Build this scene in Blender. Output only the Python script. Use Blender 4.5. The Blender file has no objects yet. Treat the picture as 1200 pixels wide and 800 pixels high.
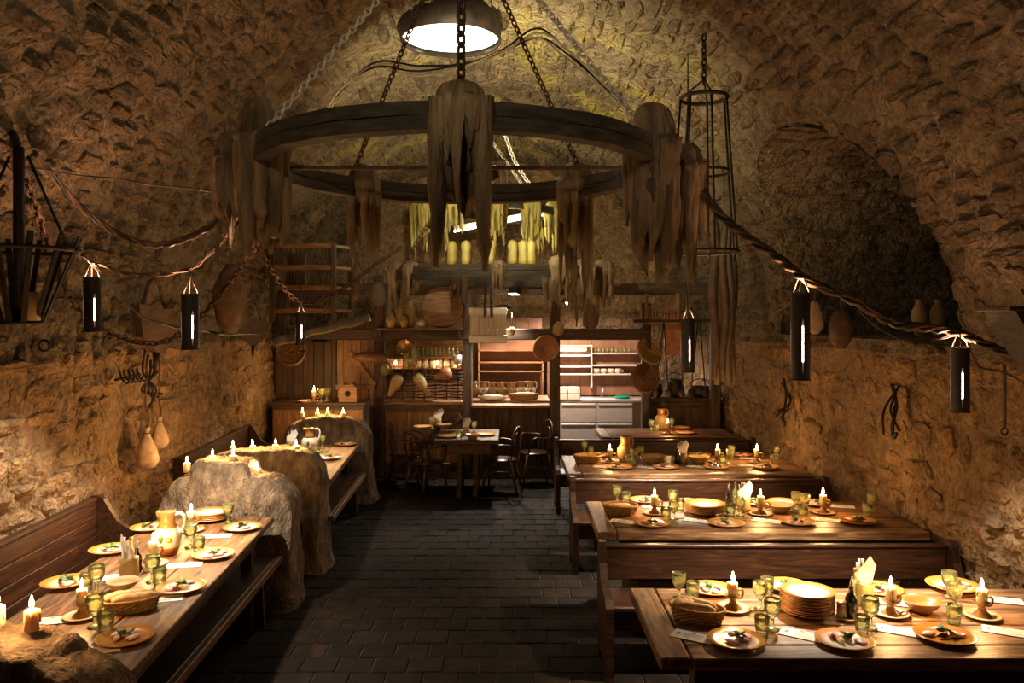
import bpy, bmesh, math, random
from mathutils import Vector, Matrix, noise
RND = random.Random(11)
PI = math.pi
SC = bpy.context.scene
COL = SC.collection
# ---------------------------------------------------------------- camera, world, exposure
F, CX, CY, CZ = 940.0, 600.0, 375.0, 2.26      # focal length in pixels, vanishing point, eye height
cam = bpy.data.cameras.new('camera'); cam_o = bpy.data.objects.new('camera', cam); COL.objects.link(cam_o)
cam_o.location = (0, 0, CZ); cam_o.rotation_euler = (PI / 2, 0, 0)
cam.sensor_width = 36; cam.lens = F / 1200 * 36; cam.shift_y = -25 / 1200; cam.clip_start = 0.05
SC.camera = cam_o
w = bpy.data.worlds.new('world'); SC.world = w; w.use_nodes = True
w.node_tree.nodes['Background'].inputs[0].default_value = (0.02, 0.015, 0.01, 1)
w.node_tree.nodes['Background'].inputs[1].default_value = 0.2
SC.view_settings.view_transform = 'Standard'; SC.view_settings.look = 'None'
SC.view_settings.exposure = 0.38; SC.view_settings.gamma = 1.0; SC.view_settings.use_curve_mapping = False
SC.cycles.sample_clamp_indirect = 3.0
SC.cycles.caustics_reflective = False; SC.cycles.caustics_refractive = False
# light levels used by the lamp builders below
L_CANDLE, L_DOWN, L_UP, L_CEIL, L_FLOOD = 6.0, 130.0, 32.0, 5.5, 520.0

def at(px, py, Y): return Vector(((px - CX) / F * Y, Y, CZ - (py - CY) / F * Y))
def on(px, py, Z):
    Y = (CZ - Z) * F / (py - CY); return Vector(((px - CX) / F * Y, Y, Z))

def light(name, typ, loc, energy, color, parent=None, size=0.03, aim=None, spot=None, blend=0.6):
    d = bpy.data.lights.new(name, typ); d.energy = energy; d.color = color
    if typ == 'AREA':
        d.shape = 'RECTANGLE'; d.size, d.size_y = size if isinstance(size, tuple) else (size, size)
    else: d.shadow_soft_size = size
    if typ == 'SPOT': d.spot_size = math.radians(spot or 90); d.spot_blend = blend
    o = bpy.data.objects.new(name, d); COL.objects.link(o); o.location = loc
    if aim is not None: o.rotation_euler = (Vector(aim) - Vector(loc)).to_track_quat('-Z', 'Y').to_euler()
    if parent: o.parent = parent
    return o

# ---------------------------------------------------------------- materials
M = {}
def nodes(name):
    m = bpy.data.materials.new(name); m.use_nodes = True; nt = m.node_tree
    M[name] = m
    return m, nt, nt.nodes['Principled BSDF']
def pm(name, c1, c2, scale=8, rough=.6, bump=.2, stretch=(1, 1, 1), metal=0, c3=None, detail=6, dist=.0, sss=0, lo=.3, hi=.7, coat=0, fine=0, tint=False, bd=.02, rr=0):
    m, nt, b = nodes(name); N, L = nt.nodes, nt.links
    tc = N.new('ShaderNodeTexCoord'); oi = N.new('ShaderNodeObjectInfo')
    ad = N.new('ShaderNodeVectorMath'); ad.operation = 'MULTIPLY_ADD'
    cb = N.new('ShaderNodeCombineXYZ')
    for i in range(3): L.new(oi.outputs['Random'], cb.inputs[i])
    L.new(cb.outputs[0], ad.inputs[0]); ad.inputs[1].default_value = (13, 29, 7); L.new(tc.outputs['Object'], ad.inputs[2])
    mp = N.new('ShaderNodeMapping'); mp.inputs['Scale'].default_value = stretch; L.new(ad.outputs[0], mp.inputs[0])
    nz = N.new('ShaderNodeTexNoise'); nz.inputs['Scale'].default_value = scale; nz.inputs['Detail'].default_value = detail
    nz.inputs['Distortion'].default_value = dist; nz.inputs['Roughness'].default_value = .62
    L.new(mp.outputs[0], nz.inputs['Vector'])
    rp = N.new('ShaderNodeValToRGB'); e = rp.color_ramp.elements
    e[0].position = lo; e[0].color = (*c1, 1); e[1].position = hi; e[1].color = (*c2, 1)
    if c3: x = e.new((lo + hi) / 2); x.color = (*c3, 1)
    L.new(nz.outputs[0], rp.inputs[0]); col = rp.outputs[0]
    if tint:
        a = N.new('ShaderNodeAttribute'); a.attribute_name = 'tint'
        mx = N.new('ShaderNodeMix'); mx.data_type = 'RGBA'; mx.blend_type = 'MULTIPLY'; mx.inputs[0].default_value = 1
        L.new(col, mx.inputs[6]); L.new(a.outputs['Color'], mx.inputs[7]); col = mx.outputs[2]
    if rr:
        hs = N.new('ShaderNodeHueSaturation'); mr = N.new('ShaderNodeMapRange'); mr.inputs[3].default_value = 1 - rr; mr.inputs[4].default_value = 1 + rr
        L.new(oi.outputs['Random'], mr.inputs[0]); L.new(mr.outputs[0], hs.inputs['Value']); L.new(col, hs.inputs['Color']); col = hs.outputs[0]
    L.new(col, b.inputs['Base Color'])
    b.inputs['Roughness'].default_value = rough; b.inputs['Metallic'].default_value = metal
    if coat: b.inputs['Coat Weight'].default_value = coat; b.inputs['Coat Roughness'].default_value = .15
    if sss: b.inputs['Subsurface Weight'].default_value = sss; b.inputs['Subsurface Radius'].default_value = (.03, .016, .007); b.inputs['Subsurface Scale'].default_value = 1.0
    if bump:
        bp = N.new('ShaderNodeBump'); bp.inputs['Strength'].default_value = bump; bp.inputs['Distance'].default_value = bd
        h = nz.outputs[0]
        if fine:
            n2 = N.new('ShaderNodeTexNoise'); n2.inputs['Scale'].default_value = fine; n2.inputs['Detail'].default_value = 4; L.new(mp.outputs[0], n2.inputs['Vector'])
            mm = N.new('ShaderNodeMath'); mm.operation = 'MULTIPLY_ADD'; mm.inputs[1].default_value = .5; L.new(n2.outputs[0], mm.inputs[0]); L.new(h, mm.inputs[2]); h = mm.outputs[0]
        L.new(h, bp.inputs['Height']); L.new(bp.outputs[0], b.inputs['Normal'])
    return m
def emit(name, col, s):
    m, nt, b = nodes(name)
    b.inputs['Base Color'].default_value = (*col, 1); b.inputs['Emission Color'].default_value = (*col, 1); b.inputs['Emission Strength'].default_value = s
def glass(name, col, body, bump=0):                      # thin pressed glass: tinted, mostly clear, with bright facets
    m = bpy.data.materials.new(name); m.use_nodes = True; nt = m.node_tree; M[name] = m; N, L = nt.nodes, nt.links; N.remove(N['Principled BSDF'])
    tr = N.new('ShaderNodeBsdfTransparent'); tr.inputs[0].default_value = (*col, 1); gl = N.new('ShaderNodeBsdfGlossy'); gl.inputs['Roughness'].default_value = .08
    df = N.new('ShaderNodeBsdfTranslucent'); df.inputs[0].default_value = (*body, 1); fr = N.new('ShaderNodeFresnel'); fr.inputs[0].default_value = 1.38
    d2 = N.new('ShaderNodeBsdfDiffuse'); d2.inputs[0].default_value = (*body, 1); m0 = N.new('ShaderNodeAddShader'); L.new(df.outputs[0], m0.inputs[0]); L.new(d2.outputs[0], m0.inputs[1])
    m1 = N.new('ShaderNodeMixShader'); m1.inputs[0].default_value = .2; L.new(tr.outputs[0], m1.inputs[1]); L.new(m0.outputs[0], m1.inputs[2])
    m2 = N.new('ShaderNodeMixShader'); L.new(fr.outputs[0], m2.inputs[0]); L.new(m1.outputs[0], m2.inputs[1]); L.new(gl.outputs[0], m2.inputs[2]); L.new(m2.outputs[0], N['Material Output'].inputs[0])
    if bump:
        v = N.new('ShaderNodeTexVoronoi'); v.inputs['Scale'].default_value = 70; t = N.new('ShaderNodeTexCoord'); L.new(t.outputs['Object'], v.inputs['Vector'])
        p = N.new('ShaderNodeBump'); p.inputs['Strength'].default_value = bump; p.inputs['Distance'].default_value = .006; L.new(v.outputs['Distance'], p.inputs['Height'])
        for s_ in (gl, fr, d2): L.new(p.outputs[0], s_.inputs['Normal'])
def rock(name, c1, c2, c3, tint=False, moss=False, pit=1.0):
    """rough quarried stone or lime mortar: broad colour patches, pitted relief; moss: yellow lamp algae round the crown of the vault"""
    m, nt, b = nodes(name); N, L = nt.nodes, nt.links
    g = N.new('ShaderNodeNewGeometry'); pos = g.outputs['Position']
    def nz(s, d=5, v=None, dist=0.0):
        n = N.new('ShaderNodeTexNoise'); n.inputs['Scale'].default_value = s; n.inputs['Detail'].default_value = d; n.inputs['Distortion'].default_value = dist; n.inputs['Roughness'].default_value = .6
        L.new(v or pos, n.inputs['Vector']); return n.outputs[0]
    def mth(op, a, c, d=None):
        n = N.new('ShaderNodeMath'); n.operation = op
        for i, x in enumerate((a, c, d)):
            if x is None: continue
            if isinstance(x, (int, float)): n.inputs[i].default_value = x
            else: L.new(x, n.inputs[i])
        return n.outputs[0]
    wv = N.new('ShaderNodeVectorMath'); wv.operation = 'MULTIPLY_ADD'; wn = N.new('ShaderNodeTexNoise'); wn.inputs['Scale'].default_value = 5; L.new(pos, wn.inputs['Vector'])
    L.new(wn.outputs['Color'], wv.inputs[0]); wv.inputs[1].default_value = (.22, .22, .22); L.new(pos, wv.inputs[2])
    vo = N.new('ShaderNodeTexVoronoi'); vo.inputs['Scale'].default_value = 10; L.new(wv.outputs[0], vo.inputs['Vector'])
    v2 = N.new('ShaderNodeTexVoronoi'); v2.inputs['Scale'].default_value = 27; L.new(wv.outputs[0], v2.inputs['Vector'])
    n1, n2 = nz(2.3), nz(17, 6, dist=.4)
    rp = N.new('ShaderNodeValToRGB'); e = rp.color_ramp.elements; e[0].position = .32; e[0].color = (*c1, 1); e[1].position = .72; e[1].color = (*c2, 1); x = e.new(.5); x.color = (*c3, 1)
    L.new(mth('MULTIPLY_ADD', n2, .6, mth('MULTIPLY', n1, .42)), rp.inputs[0]); col = rp.outputs[0]
    def mix(mode, a, c, fac):
        k = N.new('ShaderNodeMix'); k.data_type = 'RGBA'; k.blend_type = mode
        if isinstance(fac, (int, float)): k.inputs[0].default_value = fac
        else: L.new(fac, k.inputs[0])
        L.new(a, k.inputs[6])
        if isinstance(c, tuple): k.inputs[7].default_value = (*c, 1)
        else: L.new(c, k.inputs[7])
        return k.outputs[2]
    if tint:
        a = N.new('ShaderNodeAttribute'); a.attribute_name = 'tint'; col = mix('MULTIPLY', col, a.outputs['Color'], 1.0)
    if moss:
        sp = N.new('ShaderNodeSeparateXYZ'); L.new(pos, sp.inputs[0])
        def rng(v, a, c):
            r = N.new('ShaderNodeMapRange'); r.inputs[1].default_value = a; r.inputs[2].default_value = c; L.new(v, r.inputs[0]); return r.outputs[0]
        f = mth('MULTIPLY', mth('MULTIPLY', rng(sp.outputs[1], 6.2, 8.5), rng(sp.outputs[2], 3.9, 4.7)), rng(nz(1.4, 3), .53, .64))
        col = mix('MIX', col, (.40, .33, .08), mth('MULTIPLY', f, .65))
    L.new(col, b.inputs['Base Color']); b.inputs['Roughness'].default_value = .92; b.inputs['Specular IOR Level'].default_value = .25
    h = mth('MULTIPLY_ADD', n2, .8, mth('MULTIPLY_ADD', vo.outputs['Distance'], -.8 * pit, mth('MULTIPLY', v2.outputs['Distance'], -.35)))
    h = mth('MULTIPLY_ADD', nz(70, 3), .18, h)
    bp = N.new('ShaderNodeBump'); bp.inputs['Strength'].default_value = 1.0; bp.inputs['Distance'].default_value = .075; L.new(h, bp.inputs['Height']); L.new(bp.outputs[0], b.inputs['Normal'])
rock('mortar', (.11, .07, .037), (.46, .305, .165), (.27, .174, .092))
rock('stone', (.12, .075, .04), (.50, .335, .18), (.30, .19, .102), True, pit=.6)
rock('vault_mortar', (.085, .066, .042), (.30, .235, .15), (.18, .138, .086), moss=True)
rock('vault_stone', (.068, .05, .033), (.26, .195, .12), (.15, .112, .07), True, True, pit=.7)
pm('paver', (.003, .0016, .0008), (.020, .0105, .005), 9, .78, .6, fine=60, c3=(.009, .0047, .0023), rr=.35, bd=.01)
pm('grout', (.012, .008, .005), (.06, .043, .027), 20, .9, .4)
pm('table_wood', (.028, .011, .0045), (.44, .25, .12), 3.2, .42, .35, (1, 9, 9), c3=(.19, .092, .039), dist=.9, fine=26, rr=.22, bd=.008)
pm('bench_wood', (.010, .004, .002), (.088, .031, .011), 3.0, .4, .3, (1, 11, 11), c3=(.038, .0135, .005), dist=1.1, fine=30, rr=.2, bd=.006)
pm('dark_wood', (.018, .010, .005), (.13, .07, .032), 3.0, .6, .35, (1, 10, 10), c3=(.06, .032, .015), dist=.7, fine=26, rr=.25, bd=.008)
pm('warm_wood', (.07, .03, .012), (.36, .18, .07), 3.0, .5, .3, (1, 9, 9), c3=(.2, .095, .035), dist=.8, fine=24, rr=.2, bd=.006)
pm('chair_wood', (.012, .005, .003), (.06, .022, .01), 6, .3, .1, (1, 1, 6))
pm('pale_wood', (.55, .46, .38), (.8, .71, .6), 4, .6, .25, (1, 8, 8), rr=.1)
pm('wheel_wood', (.012, .010, .007), (.075, .06, .04), 6, .75, .5, (1, 1, 5), c3=(.035, .028, .02), fine=30)
pm('old_wax', (.035, .024, .013), (.34, .25, .14), 7, .6, 1.0, (1, 1, .22), c3=(.16, .11, .06), fine=70, rr=.15, bd=.03)
pm('yellow_lit_wax', (.16, .13, .03), (.55, .47, .14), 6, .55, .6, (1, 1, .22), c3=(.36, .30, .08), fine=40, bd=.015)  # old wax with the lamp's yellow light put into its colour
pm('crust_wax', (.085, .06, .04), (.46, .345, .22), 13, .85, 1.0, (1, 1, .45), c3=(.22, .16, .105), fine=75, bd=.05, lo=.3, hi=.72)
pm('candle_wax', (.85, .70, .42), (.95, .82, .55), 6, .45, .05, sss=.6)
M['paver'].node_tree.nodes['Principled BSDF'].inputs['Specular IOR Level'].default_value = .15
emit('flame', (1, .72, .34), 40)
emit('lamp_disc', (1, .97, .82), 3)
emit('slit_glow', (1, .66, .60), 24)
emit('tube_white', (1, .9, .72), 6)
emit('bulb_warm', (1, .6, .25), 9)
pm('iron', (.010, .008, .007), (.05, .034, .024), 14, .55, .3, metal=.5, fine=60, bd=.004)
pm('rust', (.03, .014, .008), (.12, .055, .026), 12, .7, .4, metal=.3, fine=50, bd=.004)
pm('steel_chain', (.4, .38, .34), (.72, .7, .64), 10, .35, .05, metal=.4)
pm('steel', (.50, .46, .43), (.68, .62, .58), 3, .38, .03, (1, 1, 14), metal=.55)
pm('rope', (.03, .018, .01), (.13, .08, .042), 18, .9, .6, fine=60, bd=.01)
pm('cable_black', (.004, .004, .004), (.02, .018, .016), 10, .4, .1)
pm('cable_pale', (.6, .57, .4), (.85, .8, .62), 10, .5, .1)
pm('sackcloth', (.24, .16, .10), (.5, .36, .25), 14, .9, .4, fine=120, bd=.006)
pm('leather', (.035, .02, .011), (.15, .09, .05), 9, .6, .4, fine=40, bd=.01)
pm('wicker', (.16, .09, .025), (.52, .33, .11), 60, .7, .8, (1, 1, 1), c3=(.34, .20, .06), bd=.006)
pm('dark_wicker', (.05, .024, .008), (.24, .12, .04), 50, .7, .8, c3=(.13, .06, .02), bd=.006)
pm('bread', (.42, .24, .11), (.74, .52, .30), 18, .75, .3, c3=(.6, .38, .2))
pm('terracotta', (.26, .10, .04), (.46, .20, .08), 10, .45, .15)
pm('clay', (.24, .16, .06), (.48, .34, .14), 9, .6, .2)
pm('glaze_brown', (.28, .12, .035), (.48, .24, .07), 8, .22, .04, coat=.4)
pm('white_glaze', (.68, .64, .55), (.82, .78, .68), 8, .25, .03, coat=.4)
pm('paper', (.82, .79, .74), (.88, .86, .8), 20, .7, 0)
pm('print_ink', (.1, .09, .09), (.3, .28, .27), 60, .7, 0)
pm('print_red', (.45, .1, .06), (.6, .2, .1), 40, .7, 0)
pm('napkin', (.58, .56, .53), (.7, .68, .65), 9, .8, .1)
pm('ham', (.66, .3, .26), (.88, .58, .52), 30, .45, .1)
pm('leaf', (.02, .07, .012), (.10, .24, .04), 30, .5, .2)
pm('beet', (.08, .01, .02), (.2, .03, .05), 30, .4, .1)
pm('orange_veg', (.6, .22, .03), (.85, .42, .06), 30, .4, .1)
pm('cheese', (.75, .62, .4), (.88, .8, .62), 30, .5, .1)
pm('bottle_dark', (.012, .008, .006), (.04, .025, .018), 10, .12, 0, coat=.5)
pm('red_paint', (.3, .03, .02), (.5, .06, .03), 9, .4, .05)
pm('green_plastic', (.0, .16, .10), (.0, .26, .16), 9, .35, 0)
pm('grey_trunk', (.06, .05, .038), (.24, .2, .15), 5, .85, .6, (1, 1, .3), fine=30)
pm('cup_white', (.6, .52, .42), (.78, .7, .58), 9, .35, 0)
pm('hole_dark', (.006, .005, .004), (.03, .022, .016), 9, .9, .4)  # near-black colour for the shade inside the bird box hole
pm('tile_red', (.22, .10, .055), (.36, .18, .10), 5, .45, .1, rr=.12)
pm('brass', (.4, .22, .08), (.6, .36, .14), 9, .35, .1, metal=.8)
glass('green_glass', (.95, .96, .82), (.56, .57, .28), .3)
glass('jar_glass', (.90, .92, .78), (.4, .41, .2), .1)
def plate_mat(name, mid, rim, r0, r1):          # the glaze itself changes from the well to the rim
    m, nt, b = nodes(name); N, L = nt.nodes, nt.links
    tc = N.new('ShaderNodeTexCoord'); sx = N.new('ShaderNodeSeparateXYZ'); L.new(tc.outputs['Object'], sx.inputs[0])
    cb = N.new('ShaderNodeCombineXYZ'); L.new(sx.outputs[0], cb.inputs[0]); L.new(sx.outputs[1], cb.inputs[1])
    ln = N.new('ShaderNodeVectorMath'); ln.operation = 'LENGTH'; L.new(cb.outputs[0], ln.inputs[0])
    nz = N.new('ShaderNodeTexNoise'); nz.inputs['Scale'].default_value = 22; L.new(tc.outputs['Object'], nz.inputs['Vector'])
    ma = N.new('ShaderNodeMath'); ma.operation = 'MULTIPLY_ADD'; ma.inputs[1].default_value = .035; L.new(nz.outputs[0], ma.inputs[0]); L.new(ln.outputs['Value'], ma.inputs[2])
    rp = N.new('ShaderNodeValToRGB'); e = rp.color_ramp.elements
    e[0].position = r0 * 4; e[0].color = (*mid, 1); e[1].position = r1 * 4; e[1].color = (*rim, 1)
    k = N.new('ShaderNodeMath'); k.operation = 'MULTIPLY'; k.inputs[1].default_value = 4; L.new(ma.outputs[0], k.inputs[0]); L.new(k.outputs[0], rp.inputs[0])
    L.new(rp.outputs[0], b.inputs['Base Color']); b.inputs['Roughness'].default_value = .22; b.inputs['Coat Weight'].default_value = .4
plate_mat('plate_white', (.80, .76, .68), (.55, .24, .05), .092, .130)
plate_mat('plate_plain', (.80, .76, .68), (.42, .2, .06), .124, .146)
plate_mat('plate_ochre', (.52, .24, .05), (.42, .17, .03), .05, .13)
plate_mat('plate_orange', (.80, .70, .52), (.66, .27, .05), .075, .125)
# ---------------------------------------------------------------- mesh helpers
class MB:
    def __init__(s): s.v, s.f, s.sm, s.mi, s.t = [], [], [], [], []
    def add(s, vs, fs, smooth=False, mi=0, tint=None):
        o = len(s.v); s.v += [tuple(p) for p in vs]; s.f += [tuple(i + o for i in f) for f in fs]
        s.sm += [smooth] * len(fs); s.mi += [mi] * len(fs); s.t += [tint or (1, 1, 1)] * len(vs); return s
    def box(s, x0, x1, y0, y1, z0, z1, c=.004, mi=0, T=None):
        c = min(c, abs(x1 - x0) * .3, abs(y1 - y0) * .3, abs(z1 - z0) * .3)
        X, Y, Z = (x0, x1), (y0, y1), (z0, z1); vs, ix = [], {}
        for i in (0, 1):
            for j in (0, 1):
                for k in (0, 1):
                    sx, sy, sz = (1, -1)[i] * c, (1, -1)[j] * c, (1, -1)[k] * c
                    ix[i, j, k] = len(vs)
                    vs += [(X[i], Y[j] + sy, Z[k] + sz), (X[i] + sx, Y[j], Z[k] + sz), (X[i] + sx, Y[j] + sy, Z[k])]
        fs = []
        g = lambda i, j, k, a: ix[i, j, k] + a
        for i in (0, 1):
            q = [g(i, 0, 0, 0), g(i, 1, 0, 0), g(i, 1, 1, 0), g(i, 0, 1, 0)]; fs.append(q if i else q[::-1])
            q = [g(0, i, 0, 1), g(0, i, 1, 1), g(1, i, 1, 1), g(1, i, 0, 1)]; fs.append(q if i else q[::-1])
            q = [g(0, 0, i, 2), g(1, 0, i, 2), g(1, 1, i, 2), g(0, 1, i, 2)]; fs.append(q if i else q[::-1])
        for a in (0, 1):
            for b in (0, 1):
                fs.append([g(a, b, 0, 0), g(a, b, 1, 0), g(a, b, 1, 1), g(a, b, 0, 1)])
                fs.append([g(a, 0, b, 0), g(a, 0, b, 2), g(a, 1, b, 2), g(a, 1, b, 0)])
                fs.append([g(0, a, b, 1), g(0, a, b, 2), g(1, a, b, 2), g(1, a, b, 1)])
        for k in ix.values(): fs.append([k, k + 1, k + 2])
        if T: vs = [T @ Vector(p) for p in vs]
        return s.add(vs, fs, False, mi)
    def bar(s, p0, p1, w, h=None, mi=0, c=.004):       # a squared bar from p0 to p1
        p0, p1 = Vector(p0), Vector(p1); h = h or w; d = p1 - p0
        q = d.to_track_quat('X', 'Z').to_matrix().to_4x4()
        return s.box(0, d.length, -w / 2, w / 2, -h / 2, h / 2, c, mi, Matrix.Translation(p0) @ q)
    def lathe(s, prof, seg=20, smooth=True, mi=0, c=(0, 0, 0), sx=1, sy=1, wob=0, sd=0):
        vs, fs = [], []
        for j, (r, z) in enumerate(prof):
            for i in range(seg):
                a = 2 * PI * i / seg
                k = 1 + (wob * noise.noise(Vector((math.cos(a) * 1.3 + sd, math.sin(a) * 1.3, z * 6 + sd))) if wob else 0)
                vs.append((c[0] + r * k * sx * math.cos(a), c[1] + r * k * sy * math.sin(a), c[2] + z))
        for j in range(len(prof) - 1):
            for i in range(seg):
                i2 = (i + 1) % seg
                fs.append((j * seg + i, j * seg + i2, (j + 1) * seg + i2, (j + 1) * seg + i))
        fs.append(tuple(range(seg - 1, -1, -1))); n = (len(prof) - 1) * seg; fs.append(tuple(range(n, n + seg)))
        return s.add(vs, fs, smooth, mi)
    def tube(s, pts, r, seg=8, mi=0, smooth=True, cap=True):
        pts = [Vector(p) for p in pts]; n = len(pts)
        rs = r if isinstance(r, (list, tuple)) else [r] * n
        vs, fs = [], []; up = None
        for i, p in enumerate(pts):
            d = (pts[min(i + 1, n - 1)] - pts[max(i - 1, 0)])
            d = d.normalized() if d.length > 1e-9 else Vector((0, 0, 1))
            if up is None: up = d.orthogonal().normalized()
            up = (up - d * up.dot(d)); up = up.normalized() if up.length > 1e-6 else d.orthogonal().normalized()
            b = d.cross(up)
            for k in range(seg):
                a = 2 * PI * k / seg; vs.append(p + (up * math.cos(a) + b * math.sin(a)) * rs[i])
        for i in range(n - 1):
            for k in range(seg):
                k2 = (k + 1) % seg; fs.append((i * seg + k, i * seg + k2, (i + 1) * seg + k2, (i + 1) * seg + k))
        if cap: fs.append(tuple(range(seg - 1, -1, -1))); fs.append(tuple(range((n - 1) * seg, n * seg)))
        return s.add(vs, fs, smooth, mi)
    def ell(s, c, r, seg=12, rings=8, mi=0, wob=0, sd=0.0, T=None):
        vs, fs = [], []
        for j in range(rings + 1):
            t = PI * j / rings
            for i in range(seg):
                a = 2 * PI * i / seg; d = Vector((math.sin(t) * math.cos(a), math.sin(t) * math.sin(a), -math.cos(t)))
                k = 1 + (wob * noise.noise(d * 1.7 + Vector((sd, sd * 2, 0))) if wob else 0)
                p = Vector((r[0] * d.x * k, r[1] * d.y * k, r[2] * d.z * k))
                if T: p = T @ p
                vs.append(Vector(c) + p)
        for j in range(rings):
            for i in range(seg):
                i2 = (i + 1) % seg; fs.append((j * seg + i, j * seg + i2, (j + 1) * seg + i2, (j + 1) * seg + i))
        return s.add(vs, fs, True, mi)
    def prism(s, poly, ax, a0, a1, mi=0):               # a closed polygon pushed along an axis
        def p3(p, a): return {'x': (a, p[0], p[1]), 'y': (p[0], a, p[1]), 'z': (p[0], p[1], a)}[ax]
        n = len(poly); vs = [p3(p, a0) for p in poly] + [p3(p, a1) for p in poly]
        fs = [tuple(range(n - 1, -1, -1)), tuple(range(n, 2 * n))] + [(i, (i + 1) % n, n + (i + 1) % n, n + i) for i in range(n)]
        return s.add(vs, fs, False, mi)
    def link(s, p, d, L, W, r, roll, mi=0):             # one chain link
        d = d.normalized(); u = d.orthogonal().normalized(); u = Matrix.Rotation(roll, 3, d) @ u
        n = 10; pts = []
        for i in range(n):
            a = 2 * PI * i / n; pts.append(p + d * (math.cos(a) * L / 2) + u * (math.sin(a) * W / 2))
        vs, fs, sg = [], [], 5; nn = d.cross(u)
        for i in range(n):
            o = (pts[i] - p).normalized()
            for k in range(sg):
                a = 2 * PI * k / sg; vs.append(pts[i] + (o * math.cos(a) + nn * math.sin(a)) * r)
        for i in range(n):
            for k in range(sg): fs.append((i * sg + k, i * sg + (k + 1) % sg, ((i + 1) % n) * sg + (k + 1) % sg, ((i + 1) % n) * sg + k))
        return s.add(vs, fs, True, mi)
    def chain(s, pts, L=.06, W=.04, r=.007, mi=0):
        pts = [Vector(p) for p in pts]; k = 0; acc = 0.0
        for a, b in zip(pts, pts[1:]):
            ln = (b - a).length; d = (b - a) / max(ln, 1e-9)
            while acc < ln:
                s.link(a + d * acc, d, L, W, r, PI / 2 * (k % 2), mi); k += 1; acc += L * .72
            acc -= ln
        return s
    def mesh(s, name, mats):
        me = bpy.data.meshes.new(name); me.from_pydata(s.v, [], s.f)
        for m in (mats if isinstance(mats, (list, tuple)) else [mats]): me.materials.append(M[m])
        me.polygons.foreach_set('use_smooth', s.sm); me.polygons.foreach_set('material_index', s.mi)
        if any(t != (1, 1, 1) for t in s.t):
            a = me.attributes.new('tint', 'FLOAT_COLOR', 'POINT'); a.data.foreach_set('color', [c for t in s.t for c in (*t, 1)])
        bm = bmesh.new(); bm.from_mesh(me); bmesh.ops.recalc_face_normals(bm, faces=bm.faces); bm.to_mesh(me); bm.free()
        me.update(); return me
    def build(s, name, mats, parent=None, loc=(0, 0, 0), rz=0.0):
        return put(name, s.mesh(name, mats), parent, loc, rz)
def put(name, me, parent=None, loc=(0, 0, 0), rz=0.0):
    o = bpy.data.objects.new(name, me); COL.objects.link(o); o.location = loc; o.rotation_euler = (0, 0, rz)
    if parent: o.parent = parent
    return o
def tag(o, label, cat, group=None, kind=None):
    if label: o['label'] = label
    if cat: o['category'] = cat
    if group: o['group'] = group
    if kind: o['kind'] = kind
    return o
def empty(name, loc, rz=0.0, label=None, cat=None, group=None, kind=None):
    o = bpy.data.objects.new(name, None); COL.objects.link(o); o.location = loc; o.rotation_euler = (0, 0, rz); o.empty_display_size = .1
    return tag(o, label, cat, group, kind)
KIND = {}
def spawn(kind, name, loc, label, cat, group=None, rz=0.0, s=1.0):
    """one more individual of a kind; parts share mesh data. a kind is [(part name, mesh, index of parent part or None)]"""
    P = KIND[kind]
    if len(P) == 1:
        r = put(name, P[0][1], None, loc, rz); r.scale = (s, s, s); return tag(r, label, cat, group)
    r = empty(name, loc, rz, label, cat, group); r.scale = (s, s, s); made = []
    for n, me, pi in P: made.append(put(n, me, r if pi is None else made[pi]))
    return r
def smooth_path(pts, n=6):                              # Catmull-Rom through the points
    pts = [Vector(p) for p in pts]; P = [pts[0]] + pts + [pts[-1]]; out = []
    for i in range(1, len(P) - 2):
        a, b, c, d = P[i - 1:i + 3]
        for k in range(n):
            t = k / n; out.append(.5 * ((2 * b) + (c - a) * t + (2 * a - 5 * b + 4 * c - d) * t * t + (3 * b - a - 3 * c + d) * t ** 3))
    out.append(pts[-1]); return out
def plank(name, mat, parent, x0, x1, y0, y1, z0, z1, c=.005, axis='x'):
    """a board whose own x runs along its grain"""
    cx, cy, cz = (x0 + x1) / 2, (y0 + y1) / 2, (z0 + z1) / 2; dx, dy, dz = (x1 - x0) / 2, (y1 - y0) / 2, (z1 - z0) / 2
    mb = MB()
    if axis == 'x': mb.box(-dx, dx, -dy, dy, -dz, dz, c); rot = (0, 0, 0)
    elif axis == 'y': mb.box(-dy, dy, -dx, dx, -dz, dz, c); rot = (0, 0, PI / 2)
    else: mb.box(-dz, dz, -dy, dy, -dx, dx, c); rot = (0, -PI / 2, 0)
    o = mb.build(name, mat, parent, (cx, cy, cz)); o.rotation_euler = rot; return o
# ---------------------------------------------------------------- room shell
Y0, Y1 = -1.4, 14.5                                     # length of the cellar
ZS, ZC = 2.0, 5.1                                       # springing line and crown of the barrel vault
def XL(Y): return -3.02 - .05 * (Y - 4)
def XR(Y): return 3.05
LA = 9.6; UT = ZS + LA + ZS                             # profile length: wall, arc, wall
NY, NH, NZ, NR, NSILL, NX = 7.25, 1.8, 2.35, 1.6, 2.1, 5.4   # the arched niche in the right wall
def flat(u, Y):
    xl, xr = XL(Y), XR(Y); xc, a = (xl + xr) / 2, (xr - xl) / 2
    if u <= ZS: return Vector((xl, Y, u)), Vector((1, 0, 0))
    if u >= ZS + LA: return Vector((xr, Y, UT - u)), Vector((-1, 0, 0))
    t = PI - PI * (u - ZS) / LA; b = ZC - ZS
    return Vector((xc + a * math.cos(t), Y, ZS + b * math.sin(t))), Vector((-math.cos(t) / a, 0, -math.sin(t) / b)).normalized()
def relief(p):
    q = Vector((p.x, p.y, p.z))
    return .075 * noise.noise(q * .55) + .04 * noise.noise(q * 1.7 + Vector((5, 0, 0))) + .03 * noise.noise(q * 4.2) - .035 * abs(noise.noise(q * 7.5)) + .014 * noise.noise(q * 15)
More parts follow.
